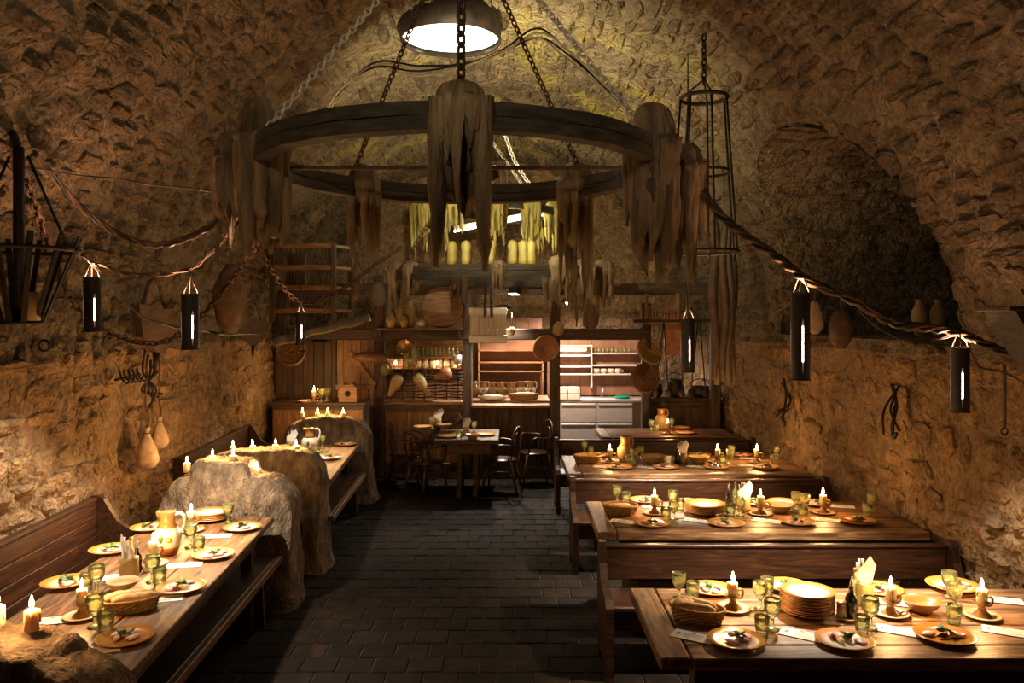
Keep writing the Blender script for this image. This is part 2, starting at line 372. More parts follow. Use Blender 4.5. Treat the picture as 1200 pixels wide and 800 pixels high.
def surf(u, Y):
    p, n = flat(u, Y); return p + n * relief(p), n
def nr(Y, Z):                                           # 1 on the niche's outline, less inside
    if Z < NSILL - 1e-4: return 9
    v = max(0, Z - NZ) / NR; uu = (Y - NY) / NH
    return math.hypot(uu, v)
def shell(name, ua, ub, mat):
    us, ys = [], []
    n = max(2, round((ub - ua) / .052)); us = [ua + (ub - ua) * i / n for i in range(n + 1)]
    m = round((Y1 - Y0) / .056); ys = [Y0 + (Y1 - Y0) * i / m for i in range(m + 1)]
    right = ub > ZS + LA / 2 + .1
    vs, rr = [], []
    for u in us:
        for y in ys:
            yy, uu = y, u
            p, nn = surf(uu, yy)
            r = 9
            if u > ZS + LA / 2:
                z0 = flat(u, y)[0].z; r = nr(yy, z0)
                q_ = 1 - ((y - NY) / NH) ** 2; za = NZ + NR * math.sqrt(q_) if q_ > 0 else 0; ua_ = ZS + LA - LA * math.asin(min(1, max(0, (za - ZS) / (ZC - ZS)))) / PI
                if q_ > .42 and abs(ua_ - u) < .027:      # pull the grid onto the arch line, across the courses near its top
                    uu = ua_; p, nn = surf(uu, yy); r = 1.0
                elif q_ <= .42 and z0 > NZ and .9 < r < 1.06:
                    yy = NY + (yy - NY) / r; p, nn = surf(uu, yy); r = 1.0 if abs(nr(yy, z0) - 1) < .03 else r
            vs.append(p); rr.append(r)
    w_ = len(ys); fs = []
    for i in range(len(us) - 1):
        for j in range(w_ - 1):
            q = (i * w_ + j, i * w_ + j + 1, (i + 1) * w_ + j + 1, (i + 1) * w_ + j)
            if sum(rr[k] <= 1.0 for k in q) == 4 or sum(rr[k] for k in q) / 4 < .97: continue
            fs.append(q)
    mb = MB().add(vs, fs, True); return mb.build(name, mat)
wall_left = shell('wall_left', 0, ZS, 'mortar'); tag(wall_left, 'rough rubble stone wall of the cellar behind the long table and wax partitions', 'wall', kind='structure')
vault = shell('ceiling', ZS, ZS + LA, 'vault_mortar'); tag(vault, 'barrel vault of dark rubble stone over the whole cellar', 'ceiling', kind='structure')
wall_right = shell('wall_right', ZS + LA, UT, 'mortar'); tag(wall_right, 'rubble stone wall beside the three tables with pew benches', 'wall', kind='structure')
# niche: soffit, sill and back wall are pieces of the right wall
def vx(Y, Z):                                           # where the vault or wall surface stands at this Y, Z
    if Z <= ZS: return XR(Y)
    xl, xr = XL(Y), XR(Y); return (xl + xr) / 2 + (xr - xl) / 2 * math.sqrt(max(0, 1 - ((Z - ZS) / (ZC - ZS)) ** 2))
def soffit(s, k):                                       # s along the arch 0..1, k into the wall 0..1
    L1 = NZ - NSILL; tot = L1 * 2 + PI * 1.7; d = s * tot
    if d < L1: y, z, n = NY + NH, NSILL + d, Vector((0, -1, 0))
    elif d > tot - L1: y, z, n = NY - NH, NSILL + tot - d, Vector((0, 1, 0))
    else:
        t = (d - L1) / 1.7; y, z, n = NY + NH * math.cos(t), NZ + NR * math.sin(t), Vector((0, -math.cos(t), -math.sin(t)))
    x0 = vx(y, z); t_ = math.asin(min(1, max(0, (z - ZS) / (ZC - ZS)))); m_ = Vector((-math.cos(t_), 0, -math.sin(t_))); x0 += m_.x * relief(Vector((x0, y, z))) - .02
    p = Vector((x0 + (NX - x0) * k, y, z)); return p, n
def soffit_s(s, k):
    p, n = soffit(s, k); return p + n * relief(p) * (.8 * min(1, k * 4)), n
def grid(fn, nu, nv):
    vs = [fn(i / nu, j / nv)[0] for i in range(nu + 1) for j in range(nv + 1)]; w_ = nv + 1
    return MB().add(vs, [(i * w_ + j, i * w_ + j + 1, (i + 1) * w_ + j + 1, (i + 1) * w_ + j) for i in range(nu) for j in range(nv)], True)
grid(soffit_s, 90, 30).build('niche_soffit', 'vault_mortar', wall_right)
def nback(a, b):
    p = Vector((NX - .05, NY - NH - .1 + (2 * NH + .2) * a, NSILL - .05 + (NZ + NR - NSILL + .1) * b)); return p + Vector((-1, 0, 0)) * relief(p) * 1.5, Vector((-1, 0, 0))
grid(nback, 40, 24).build('niche_back', 'mortar', wall_right)
def nsill(a, b):
    p = Vector((XR(0) - .06 + (NX - XR(0) + .06) * b, NY - NH - .05 + (2 * NH + .1) * a, NSILL)); return p + Vector((0, 0, 1)) * relief(p) * .4, Vector((0, 0, 1))
grid(nsill, 40, 12).build('niche_sill', 'mortar', wall_right)
def endwall(name, y, label, ns):
    def f(a, b):
        p = Vector((-4.2 + 8.4 * a, y, -.05 + 5.4 * b)); return p + Vector((0, -ns, 0)) * relief(p), Vector((0, -ns, 0))
    return tag(grid(f, 70, 45).build(name, 'mortar'), label, 'wall', kind='structure')
wall_back = endwall('wall_back', Y1 - .02, 'stone end wall of the cellar behind the kitchen shelves', 1)
wall_front = endwall('wall_front', Y0 + .02, 'stone end wall behind the viewer', -1)

# stones: every stone its own piece; the 300 that show largest on each surface are objects, the others one joined part
def stone_at(fn, u, v, du, dv, h, su, sv, rnd):
    n = rnd.choice((7, 8, 9)); base, mid, top = [], [], []; tu, tv = rnd.uniform(-.5, .5), rnd.uniform(-.5, .5); a0 = rnd.uniform(0, 1)
    for i in range(n):
        a = 2 * PI * (i + a0 + rnd.uniform(-.25, .25)) / n; c, s = math.cos(a), math.sin(a)
        k = 1 / max(abs(c), abs(s)) ** rnd.uniform(.5, .95); j = rnd.uniform(.78, 1.06)
        ou, ov = c * k * du / 2 * j, s * k * dv / 2 * j; tl = 1 + tu * c + tv * s; w1 = rnd.uniform(.86, .97); w2 = rnd.uniform(.5, .74)
        for ring, f, hh in ((base, 1.0, -.03), (mid, w1, h * .55 * tl), (top, w2, h * tl * rnd.uniform(.75, 1.25))):
            p, nn = fn(u + ou * f * su, v + ov * f * sv); ring.append(p + nn * hh)
    p, nn = fn(u, v); vs = base + mid + top + [p + nn * h * rnd.uniform(.8, 1.3)]
    fs = []
    for i in range(n):
        j = (i + 1) % n
        fs += [(i, j, n + j, n + i), (n + i, n + j, 2 * n + j, 2 * n + i), (2 * n + i, 2 * n + j, 3 * n)]
    return vs, fs, p
def lay(fn, ua, ub, va, vb, su, sv, ch, cl, h, cover, skip, rnd):
    """courses along v; su, sv turn metres into the surface's own units"""
    out = []; u = ua
    while u < ub:
        c = rnd.uniform(*ch); v = va + rnd.uniform(-.2, 0) * sv
        while v < vb:
            l = rnd.uniform(*cl)
            if rnd.random() < cover:
                uu, vv = u + c / 2 * su + rnd.uniform(-.02, .02) * su, v + l / 2 * sv
                if ua <= uu <= ub and not skip(uu, vv):
                    vs, fs, p = stone_at(fn, uu, vv, c - .025, l - .03, rnd.uniform(*h), su, sv, rnd)
                    g = rnd.uniform(.7, 1.22); tn = (g * rnd.uniform(.95, 1.08), g, g * rnd.uniform(.85, 1.06))
                    d = p.y if p.y > .3 else .3
                    px, py = 600 + p.x / d * F, 375 - (p.z - CZ) / d * F
                    inside = p.y > .8 and -20 < px < 1220 and -20 < py < 820
                    vd = (p - Vector((0, 0, CZ))); face = abs(vd.normalized().dot(fn(uu, vv)[1]))
                    out.append((c * l / (vd.length ** 2) * face if inside else 0, vs, fs, tn))
            v += l * sv
        u += c * su
    return out
def mount(stones, parent, mat, top=300):
    stones.sort(key=lambda s: -s[0])
    for k, (a, vs, fs, tn) in enumerate(stones[:top]):
        c = sum((Vector(p) for p in vs), Vector()) / len(vs)
        MB().add([Vector(p) - c for p in vs], fs, False, 0, tn).build('stone', mat, parent, c)
    if len(stones) > top:
        mb = MB()
        for a, vs, fs, tn in stones[top:]: mb.add(vs, fs, False, 0, tn)
        o = mb.build('rubble_stonework', mat, parent); o['kind'] = 'stuff'
rs = random.Random(3)
def in_niche(u, v):
    p = flat(u, v)[0]; return u > ZS + LA / 2 and nr(v, p.z) < 1.1 and p.z > NSILL - .12
no = lambda u, v: False
mount(lay(surf, .1, ZS, 2.2, Y1 - .2, 1, 1, (.11, .27), (.16, .5), (.012, .035), .84, no, rs), wall_left, 'stone')
vou = []                                                # rough arch stones round the niche
for k in range(26):
    t_ = PI * (k + .5) / 26; r_ = 1.055 + rs.uniform(-.02, .02); yv, zv = NY + NH * r_ * math.cos(t_), NZ + NR * r_ * math.sin(t_); uv = ZS + LA - LA * math.asin(min(1, (zv - ZS) / (ZC - ZS))) / PI
    vs, fs, p = stone_at(surf, uv, yv, rs.uniform(.16, .24), rs.uniform(.16, .26), rs.uniform(.015, .04), 1, 1, rs); vou.append((.01, vs, fs, (rs.uniform(.8, 1.2),) * 3))
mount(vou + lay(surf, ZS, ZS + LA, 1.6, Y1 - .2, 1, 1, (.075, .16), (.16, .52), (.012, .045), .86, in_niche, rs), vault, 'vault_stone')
nst = lay(soffit_s, .03, .97, .06, .95, 1 / 5.8, 1 / 2.6, (.09, .18), (.18, .5), (.01, .04), .86, no, rs)
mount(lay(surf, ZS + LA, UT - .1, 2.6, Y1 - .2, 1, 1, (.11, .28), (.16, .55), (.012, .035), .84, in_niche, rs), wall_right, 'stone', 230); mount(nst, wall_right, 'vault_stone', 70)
def eback(u, v): p = Vector((v, Y1 - .02, u)); return p + Vector((0, -1, 0)) * relief(p), Vector((0, -1, 0))
mount(lay(eback, 2.1, 5.0, -3.0, 3.0, 1, 1, (.12, .24), (.2, .5), (.012, .04), .85, lambda u, v: math.hypot(v / 3.1, max(0, u - 2) / 3.05) > .97, rs), wall_back, 'stone')
# floor: pavers in rows with recessed joints
fl = MB().box(-3.9, 4.0, Y0, Y1, -.2, -.008, 0).build('floor', 'grout'); tag(fl, 'dark worn paving of small square tiles along the cellar aisle', 'floor', kind='structure')
pv = []; y = 1.9; row = 0
while y < Y1 - .1:
    x = -3.0 + (.115 if row % 2 else 0)
    while x < 3.0:
        d = y + .11; px, py = 600 + (x + .11) / d * F, 375 + CZ / d * F
        vis = (300 < px < 720 and 555 < py < 830) * (1.0 / d ** 2)
        pv.append((vis, x, y)); x += .232
    y += .232; row += 1
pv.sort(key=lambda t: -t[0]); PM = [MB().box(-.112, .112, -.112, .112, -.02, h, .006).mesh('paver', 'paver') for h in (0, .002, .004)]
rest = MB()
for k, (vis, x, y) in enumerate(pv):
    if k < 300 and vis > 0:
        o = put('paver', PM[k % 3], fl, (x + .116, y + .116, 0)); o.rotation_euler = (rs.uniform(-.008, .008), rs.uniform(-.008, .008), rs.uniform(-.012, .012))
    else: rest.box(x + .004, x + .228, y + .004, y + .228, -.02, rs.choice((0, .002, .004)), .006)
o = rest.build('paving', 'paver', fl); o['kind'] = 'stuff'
# ---------------------------------------------------------------- right tables and pew benches
TOP = .76
def table(name, x0, x1, y0, y1, label, planks=(.16, .42, 1.0), endboard=True, sect=1, group='heavy plank tables', rz=0.0, mat='table_wood'):
    cx, cy = (x0 + x1) / 2, (y0 + y1) / 2
    r = empty(name, (cx, cy, 0), rz, label, 'table', group); a, b = (x1 - x0) / 2, (y1 - y0) / 2
    xs = -a
    if endboard:
        plank('end_board', mat, r, -a, -a + .135, -b, b, TOP - .062, TOP, .008, 'y'); xs = -a + .143
    f = 0
    for q in planks:
        plank('plank', mat, r, xs, a, -b + 2 * b * f + (.004 if f else 0), -b + 2 * b * q - .004, TOP - .062, TOP - RND.uniform(0, .004), .006); f = q
    plank('apron', 'dark_wood', r, -a + .16, a - .1, -b + .05, -b + .085, TOP - .19, TOP - .064, .004)
    plank('apron', 'dark_wood', r, -a + .16, a - .1, b - .085, b - .05, TOP - .19, TOP - .064, .004)
    for sx in (-a + .3, a - .3):
        mb = MB().prism([(-b + .12, 0), (b - .12, 0), (b - .12, .09), (b - .26, .12), (b - .3, TOP - .2), (b - .1, TOP - .064), (-b + .1, TOP - .064), (-b + .3, TOP - .2), (-b + .26, .12), (-b + .12, .09)], 'x', sx - .03, sx + .03)
        mb.build('trestle', 'dark_wood', r)
    plank('stretcher', 'dark_wood', r, -a + .33, a - .33, -.04, .04, .2, .3, .004)
    return r
table('dining_table', .66, 2.97, 3.56, 4.5, 'broad plank table nearest the camera beside the right stone wall')
table('dining_table', .605, 2.96, 5.67, 6.65, 'middle one of the three plank tables along the right stone wall')
table('dining_table', .545, 2.95, 7.83, 8.9, 'farthest of the three laid plank tables along the right stone wall')
table('dining_table', 1.15, 2.9, 10.3, 11.15, 'small dark table behind the last pew bench, partly hidden', group=None)
def pew(x0, x1, yf, yb, ztop, label):
    r = empty('pew_bench', ((x0 + x1) / 2, (yf + yb) / 2, 0), 0, label, 'bench', 'dark pew benches'); a, b = (x1 - x0) / 2, (yb - yf) / 2
    plank('backrest_board', 'bench_wood', r, -a + .05, a - .05, b - .05, b - .015, ztop - .235, ztop - .025, .005)
    plank('top_rail', 'bench_wood', r, -a + .05, a - .05, b - .06, b, ztop - .024, ztop, .008)
    plank('lower_rail', 'bench_wood', r, -a + .05, a - .05, b - .05, b - .02, .5, .56, .005) if ztop > .85 else None
    plank('seat', 'bench_wood', r, -a + .05, a - .05, -b + .03, b - .1, .425, .46, .008)
    plank('seat_front', 'dark_wood', r, -a + .05, a - .05, -b + .06, b - .4 + 2 * 0 - .0 if False else -b + .09, .3, .423, .004)
    pr = [(-b, 0), (-b + .1, 0), (-b + .13, .08), (b - .12, .08), (b - .1, 0), (b, 0), (b, ztop + .012), (b - .02, ztop + .03), (b - .09, ztop + .03), (b - .12, ztop), (b - .13, ztop - .1), (b - .19, ztop - .18), (b - .3, .53), (-b + .05, .5), (-b, .46)]
    for x in (-a, a - .05): MB().prism(pr, 'x', x, x + .05).build('end_panel', 'bench_wood', r)
    return r
pew(.585, 3.0, 5.0, 5.5, .735, 'dark stained pew bench between the nearest and the middle right table')
pew(.545, 2.98, 7.12, 7.64, .755, 'dark stained pew bench between the middle and the farthest right table')
pew(.515, 2.96, 9.35, 9.85, .80, 'dark stained pew bench behind the farthest right table')
# ---------------------------------------------------------------- left tables, benches
A1 = .07                                                # the left row stands a few degrees off the aisle
def ltable(yc, L, xc, label):
    W = .865; r = empty('dining_table', (xc, yc, 0), PI / 2 + A1, label, 'table', 'heavy plank tables'); f = 0
    for q in (.34, .67, 1):
        plank('plank', 'table_wood', r, -L / 2, L / 2, -W / 2 + W * f + .003, -W / 2 + W * q - .003, TOP - .05, TOP - RND.uniform(0, .003), .005); f = q
    for sy in (-1, 1):
        plank('apron', 'dark_wood', r, -L / 2 + .2, L / 2 - .2, sy * (W / 2 - .1) - .015, sy * (W / 2 - .1) + .015, TOP - .17, TOP - .052, .004)
        for sx in (-1, 1): plank('leg', 'dark_wood', r, sx * (L / 2 - .3) - .04, sx * (L / 2 - .3) + .04, sy * (W / 2 - .13) - .04, sy * (W / 2 - .13) + .04, 0, TOP - .052, .005, 'z')
    return r
ltable(4.66, 2.92, -2.148, 'long plank table between two wax-crusted partitions along the left wall')
ltable(8.66, 2.2, -2.215, 'shorter plank table behind the middle wax-crusted partition at the left')
def stool_bench(yc, L, xc, label):
    r = empty('bench', (xc, yc, 0), PI / 2 + A1 * .6, label, 'bench', 'backless plank benches')
    plank('seat', 'bench_wood', r, -L / 2, L / 2, -.15, .15, .41, .45, .006)
    plank('seat_rail', 'warm_wood', r, -L / 2, L / 2, -.19, -.152, .395, .452, .006)
    for sx in (-1, 1):
        MB().prism([(-.13, 0), (-.06, 0), (0, .1), (.06, 0), (.13, 0), (.11, .41), (-.11, .41)], 'x', sx * (L / 2 - .25) - .02, sx * (L / 2 - .25) + .02).build('leg', 'dark_wood', r)
    return r
stool_bench(4.75, 2.8, -1.90, 'low plank bench tucked under the aisle side of the long left table')
stool_bench(8.45, 2.1, -1.88, 'low plank bench under the aisle side of the shorter left table')
def wall_bench(yc, L, xc, label, n=4, cur=True):
    r = empty('wall_bench', (xc, yc, 0), PI / 2 + .055, label, 'bench')
    for k in range(n): plank('backrest_board', 'bench_wood', r, -L / 2, L / 2, -.02 + RND.uniform(-.003, .003), .02, .46 + k * .124, .58 + k * .124, .005)
    plank('top_rail', 'bench_wood', r, -L / 2, L / 2, -.03, .03, .46 + n * .124, .485 + n * .124, .006)
    plank('seat', 'bench_wood', r, -L / 2, L / 2, -.38, -.025, .41, .45, .006)
    plank('seat_front', 'dark_wood', r, -L / 2, L / 2, -.35, -.32, 0, .405, .004)
    pr = [(.03, 0), (.03, .985), (-.03, .99), (-.07, .965), (-.12, .88), (-.17, .8), (-.24, .755), (-.33, .745), (-.40, .73), (-.40, 0)]
    for x in ((L / 2, -L / 2 - .05) if cur else (L / 2,)): MB().prism(pr, 'x', x, x + .05).build('end_panel', 'bench_wood', r)
    return r
wall_bench(4.5, 2.6, -2.955, 'high-backed plank bench against the left stone wall beside the long table')
wall_bench(8.6, 2.3, -3.16, 'dark plank bench against the left wall behind the shorter table')
# ---------------------------------------------------------------- wax-crusted partitions on the left
def hump(outline, y, d, label, sd, tilt=0.0, name='wax_partition'):
    """outline: (x, z) points at depth y, from the lower left over the top to the lower right"""
    P = smooth_path([(p[0], 0, p[1]) for p in outline], 8)
    ln = [0]
    for a, b in zip(P, P[1:]): ln.append(ln[-1] + (b - a).length)
    N = 190; Q = []; j = 0
    for i in range(N):
        t = ln[-1] * i / (N - 1)
        while j < len(P) - 2 and ln[j + 1] < t: j += 1
        f = (t - ln[j]) / max(1e-9, ln[j + 1] - ln[j]); Q.append(P[j].lerp(P[j + 1], f))
    xs = [q.x for q in Q]; cx = (min(xs) + max(xs)) / 2
    rings = []
    steps = [(-.5, k / 9) for k in range(0, 8)] + [(-.5 + .5 * (1 - math.cos(a)) * .35, .80 + .2 * math.sin(a)) for a in [PI / 2 * k / 6 for k in range(7)]]
    steps += [(-.325 + .65 * k / 6, 1.0) for k in range(1, 6)]
    steps += [(-a, s) for a, s in reversed(steps[:15])]
    vs, fs = [], []
    for a, s in steps:
        for q in Q:
            z0 = 0.0
            x = cx + (q.x - cx) * (s if s < 1 else 1); z = q.z * (.12 + .88 * s) if s < 1 else q.z
            p = Vector((x, a * d, z))
            st = noise.noise(Vector((x * 13 + sd, a * d * 13, z * 2.2))) * .02 + noise.noise(Vector((x * 3 + sd, a * d * 3, z * 3))) * .035 + noise.noise(Vector((x * 34, a * d * 34 + sd, z * 9))) * .014
            edge = min(1, s * 1.2); foot = max(0, .12 - z) * .35
            o = Vector((x - cx, a * d * 2.2, (z - .5) * .7)).normalized()
            p += o * (st * edge) + Vector((o.x, o.y, 0)) * foot; p.z = max(p.z, .0 if z < .02 else .005); vs.append(p)
    for i in range(len(steps) - 1):
        for k in range(N - 1): fs.append((i * N + k, i * N + k + 1, (i + 1) * N + k + 1, (i + 1) * N + k))
    mb = MB().add(vs, fs, True)
    o = mb.build(name, 'crust_wax', None, (0, y, 0)); return tag(o, label, 'partition', 'wax-crusted partitions', 'thing')
hump([(-2.62, 0), (-2.66, .5), (-2.62, .9), (-2.5, 1.07), (-2.1, 1.13), (-1.78, 1.11), (-1.62, 1.05), (-1.5, .95), (-1.44, .8), (-1.42, .4), (-1.42, 0)], 2.92, .42, 'shaggy wax-crusted partition with a lit candle in the bottom corner', 1.0)
hump([(-2.83, 0), (-2.82, .5), (-2.78, .8), (-2.66, 1.0), (-2.54, 1.03), (-2.5, 1.12), (-2.42, 1.155), (-2.1, 1.15), (-2.03, 1.05), (-1.93, 1.03), (-1.8, .93), (-1.73, .75), (-1.72, .4), (-1.72, 0)], 6.42, .42, 'two-tiered wax-crusted partition at the far end of the long left table', 2.0)
hump([(-2.84, 0), (-2.86, .6), (-2.75, .95), (-2.6, 1.07), (-2.2, 1.1), (-1.9, 1.09), (-1.76, 1.0), (-1.71, .85), (-1.70, .4), (-1.69, 0)], 7.32, .42, 'middle wax-crusted partition with a row of four candles', 3.0)
hump([(-2.86, 0), (-2.86, .6), (-2.78, .9), (-2.66, 1.0), (-2.4, 1.06), (-2.1, 1.06), (-1.92, 1.0), (-1.79, .85), (-1.75, .4), (-1.72, 0)], 10.08, .4, 'farthest wax-crusted partition with a row of candles near the kitchen', 4.0)

# ---------------------------------------------------------------- tableware kinds
def K(name, *parts): KIND[name] = [(n, mb.mesh(n, m), p) for n, mb, m, p in parts]
def plate_profile(r=.132): return [(.045, 0), (.075, .0), (.078, .004), (r * .72, .009), (r, .020), (r + .002, .023), (r - .002, .025), (r * .74, .014), (r * .6, .011), (.01, .010)]
for nm in ('plate_white', 'plate_ochre', 'plate_orange', 'plate_plain'): K(nm, ('plate', MB().lathe(plate_profile(), 32), nm, None))
K('saucer', ('saucer', MB().lathe([(.04, 0), (.055, 0), (.085, .010), (.088, .013), (.083, .014), (.05, .007), (.01, .006)], 26), 'plate_orange', None))
# chamber candlestick: saucer, stem with cup, ring handle
hd = [Vector((.022 + .028 * (1 - math.cos(t)) , 0, .072 + .024 * math.sin(t))) for t in [PI * 2 * k / 14 for k in range(15)]]
K('candle_holder', ('saucer', MB().lathe([(.04, 0), (.05, 0), (.086, .010), (.089, .014), (.084, .015), (.05, .008), (.01, .007)], 28), 'plate_orange', None),
  ('stem', MB().lathe([(.046, .008), (.044, .014), (.024, .03), (.017, .045), (.02, .058), (.04, .068), (.043, .074), (.036, .074), (.028, .068), (.005, .068)], 20), 'glaze_brown', None),
  ('handle', MB().tube(hd, .007, 7), 'glaze_brown', None))
def candle_kind(name, r, h):
    body = MB().lathe([(r * .2, 0), (r, 0), (r * 1.01, h * .5), (r * .97, h * .95), (r * .8, h), (r * .5, h * .965), (r * .1, h * .96)], 16, wob=.04)
    for k in range(3):
        a = k * 2.2 + .4; body.tube([(math.cos(a) * r * .98, math.sin(a) * r * .98, h * .97), (math.cos(a) * r * 1.03, math.sin(a) * r * 1.03, h * .7), (math.cos(a) * r * 1.03, math.sin(a) * r * 1.03, h * (.35 + .1 * k))], [.004, .005, .006], 6)
    wick = MB().tube([(0, 0, h * .95), (.001, 0, h + .008)], .0016, 5)
    f0 = h + .004; fl_ = MB().lathe([(.001, f0), (.006, f0 + .006), (.0088, f0 + .016), (.0075, f0 + .028), (.004, f0 + .04), (.0006, f0 + .05)], 10)
    K(name, ('wax', body, 'candle_wax', None), ('wick', wick, 'iron', None), ('flame', fl_, 'flame', None))
candle_kind('candle', .0255, .075); candle_kind('candle_short', .024, .058)
def candle(loc, label, s=1.0, kind='candle', power=1.0, group='lit stub candles'):
    r = spawn(kind, 'candle', loc, label, 'candle', group, RND.uniform(0, 6), s)
    h = (.075 if kind == 'candle' else .058) + .034
    light('candle_light', 'POINT', (0, 0, h + .012), L_CANDLE * power, (1, .52, .18), r, .014)
    return r
gob = [(.030, 0), (.033, .003), (.014, .01), (.008, .02), (.009, .045), (.012, .055), (.026, .066), (.036, .085), (.039, .115), (.038, .14), (.0355, .14), (.0365, .115), (.033, .088), (.022, .072), (.002, .068)]
K('goblet', ('bowl', MB().lathe(gob[4:], 20), 'green_glass', None), ('stem', MB().lathe([(.032, 0), (.034, .003), (.016, .009), (.009, .02), (.0085, .045), (.004, .048)], 18), 'green_glass', None))
tum = [(.026, 0), (.030, .004), (.026, .012), (.030, .02), (.034, .05), (.036, .088), (.0335, .088), (.031, .05), (.026, .022), (.003, .018)]
K('tumbler', ('tumbler', MB().lathe(tum, 20), 'green_glass', None))
K('bowl', ('bowl', MB().lathe([(.04, 0), (.05, 0), (.052, .008), (.085, .035), (.1, .058), (.103, .062), (.097, .063), (.08, .04), (.05, .016), (.005, .012)], 30), 'glaze_brown', None))
KIND['bowl_clay'] = [('bowl', KIND['bowl'][0][1].copy(), None)]; KIND['bowl_clay'][0][1].materials[0] = M['clay']
def basket(L, W, H):
    body = MB(); n = 34; rows = 7; vs, fs = [], []
    for j in range(rows + 1):
        z = H * j / rows; k = .86 + .14 * (j / rows)
        for i in range(n):
            a = 2 * PI * i / n; wv = .004 * (1 if (i + j) % 2 else -1)
            vs.append(((L / 2 * k + wv) * math.cos(a), (W / 2 * k + wv) * math.sin(a), z))
    for j in range(rows):
        for i in range(n): fs.append((j * n + i, j * n + (i + 1) % n, (j + 1) * n + (i + 1) % n, (j + 1) * n + i))
    o = len(vs)
    for j in range(rows, -1, -1):
        z = H * j / rows + .006; k = (.86 + .14 * (j / rows)) * .93
        for i in range(n):
            a = 2 * PI * i / n; vs.append((L / 2 * k * math.cos(a), W / 2 * k * math.sin(a), z))
    for j in range(rows):
        for i in range(n): fs.append((o + j * n + i, o + j * n + (i + 1) % n, o + (j + 1) * n + (i + 1) % n, o + (j + 1) * n + i))
    fs.append(tuple(range(n))); fs.append(tuple(range(o + rows * n, o + rows * n + n)))
    body.add(vs, fs)
    rim = MB()
    for ph in (0, PI):
        rim.tube([(L / 2 * .985 * math.cos(t), W / 2 * .985 * math.sin(t), H + .004 * math.sin(t * 18 + ph)) for t in [2 * PI * k / 60 for k in range(61)]], .0065, 6)
    return body, rim
for nm, d in (('bread_basket', (.285, .175, .062)), ('round_basket', (.26, .21, .06))):
    b_, r_ = basket(*d); K(nm, ('body', b_, 'wicker', None), ('rim', r_, 'wicker', None))
def roll(L, r):
    mb = MB(); pts = [(L * (t - .5), .012 * math.sin(t * 3), r * .1 * math.sin(t * 9)) for t in [k / 12 for k in range(13)]]
    mb.tube(pts, [r * max(.12, math.sin(PI * min(1, max(0, .05 + .9 * k / 12))) ** .45) * (1 + .07 * math.sin(k * 2.1)) for k in range(13)], 10); return mb
K('bread_roll', ('bread', roll(.2, .029), 'bread', None)); K('bread_roll_short', ('bread', roll(.13, .032), 'bread', None))
# menu card: sheet with a printed badge and lines of text
mn = MB().box(-.105, .105, -.05, .05, 0, .0016, .0003); pr1 = MB().box(-.022, -.002, .030, .045, .0016, .0020, 0); pr2 = MB().box(-.085, -.07, -.012, .02, .0016, .002, 0); pr3 = MB()
for k in range(6): pr3.box(-.055 + .004 * k, .08 - .012 * (k % 3), .02 - .011 * k, .0225 - .011 * k, .0016, .002, 0)
K('menu_card', ('sheet', mn, 'paper', None), ('badge', pr1, 'print_ink', None), ('heading', pr2, 'print_red', None), ('text_lines', pr3, 'print_ink', None))
# jug with glazed shoulder, handle and spout
K('jug', ('body', MB().lathe([(.05, 0), (.058, .004), (.078, .05), (.088, .1), (.084, .14), (.062, .175), (.047, .195), (.045, .235), (.053, .268), (.05, .27), (.042, .235), (.04, .2), (.01, .19)], 28), 'white_glaze', None),
  ('neck', MB().lathe([(.0635, .176), (.0485, .196), (.0465, .235), (.0545, .268), (.056, .271), (.05, .273)], 28), 'glaze_brown', None),
  ('foot', MB().lathe([(.052, 0), (.060, .004), (.0745, .038), (.080, .052), (.0775, .058), (.07, .05)], 28), 'terracotta', None),
  ('handle', MB().tube(smooth_path([(.046, 0, .255), (.085, 0, .262), (.108, 0, .225), (.1, 0, .17), (.078, 0, .14)]), .010, 8), 'white_glaze', None),
  ('spout', MB().tube([(-.044, 0, .25), (-.058, 0, .268), (-.066, 0, .274)], [.018, .016, .010], 8), 'glaze_brown', None),
  ('painted_flower', MB().ell((.03, -.078, .11), (.02, .012, .02), 10, 6), 'orange_veg', None), ('painted_leaf', MB().ell((-.012, -.085, .115), (.016, .008, .026), 10, 6), 'leaf', None))
K('jug_clay', ('body', MB().lathe([(.05, 0), (.058, .004), (.078, .05), (.086, .1), (.08, .14), (.058, .175), (.045, .195), (.044, .23), (.052, .258), (.048, .26), (.04, .23), (.01, .2)], 26), 'clay', None),
  ('neck', MB().lathe([(.0595, .176), (.0465, .196), (.0455, .23), (.0535, .258), (.05, .262)], 26), 'glaze_brown', None),
  ('handle', MB().tube(smooth_path([(.045, 0, .245), (.085, 0, .25), (.105, 0, .215), (.095, 0, .165), (.075, 0, .14)]), .010, 8), 'glaze_brown', None))
# crock with folded napkin and cutlery
nk = MB().add([(-.04, -.01, .09), (.035, -.015, .09), (.075, .0, .17), (.05, .012, .215), (.01, .01, .18), (-.045, .008, .14), (-.03, .02, .09), (.03, .02, .09)],
              [(0, 1, 2, 5), (5, 2, 3, 4), (6, 7, 2, 5), (0, 6, 5), (1, 2, 7), (5, 4, 3, 2)])
K('napkin_crock', ('crock', MB().lathe([(.04, 0), (.046, .004), (.047, .03), (.044, .06), (.046, .095), (.042, .097), (.04, .06), (.005, .02)], 22), 'clay', None), ('napkin', nk, 'napkin', None),
  ('fork', MB().tube([(-.02, .01, .05), (-.03, .012, .19)], [.003, .004], 6), 'steel', None), ('knife', MB().tube([(0, .02, .05), (.0, .03, .2)], [.003, .006], 6), 'steel', None), ('spoon', MB().tube([(.015, .015, .05), (.012, .02, .175), (.012, .02, .2)], [.003, .004, .009], 6), 'steel', None))
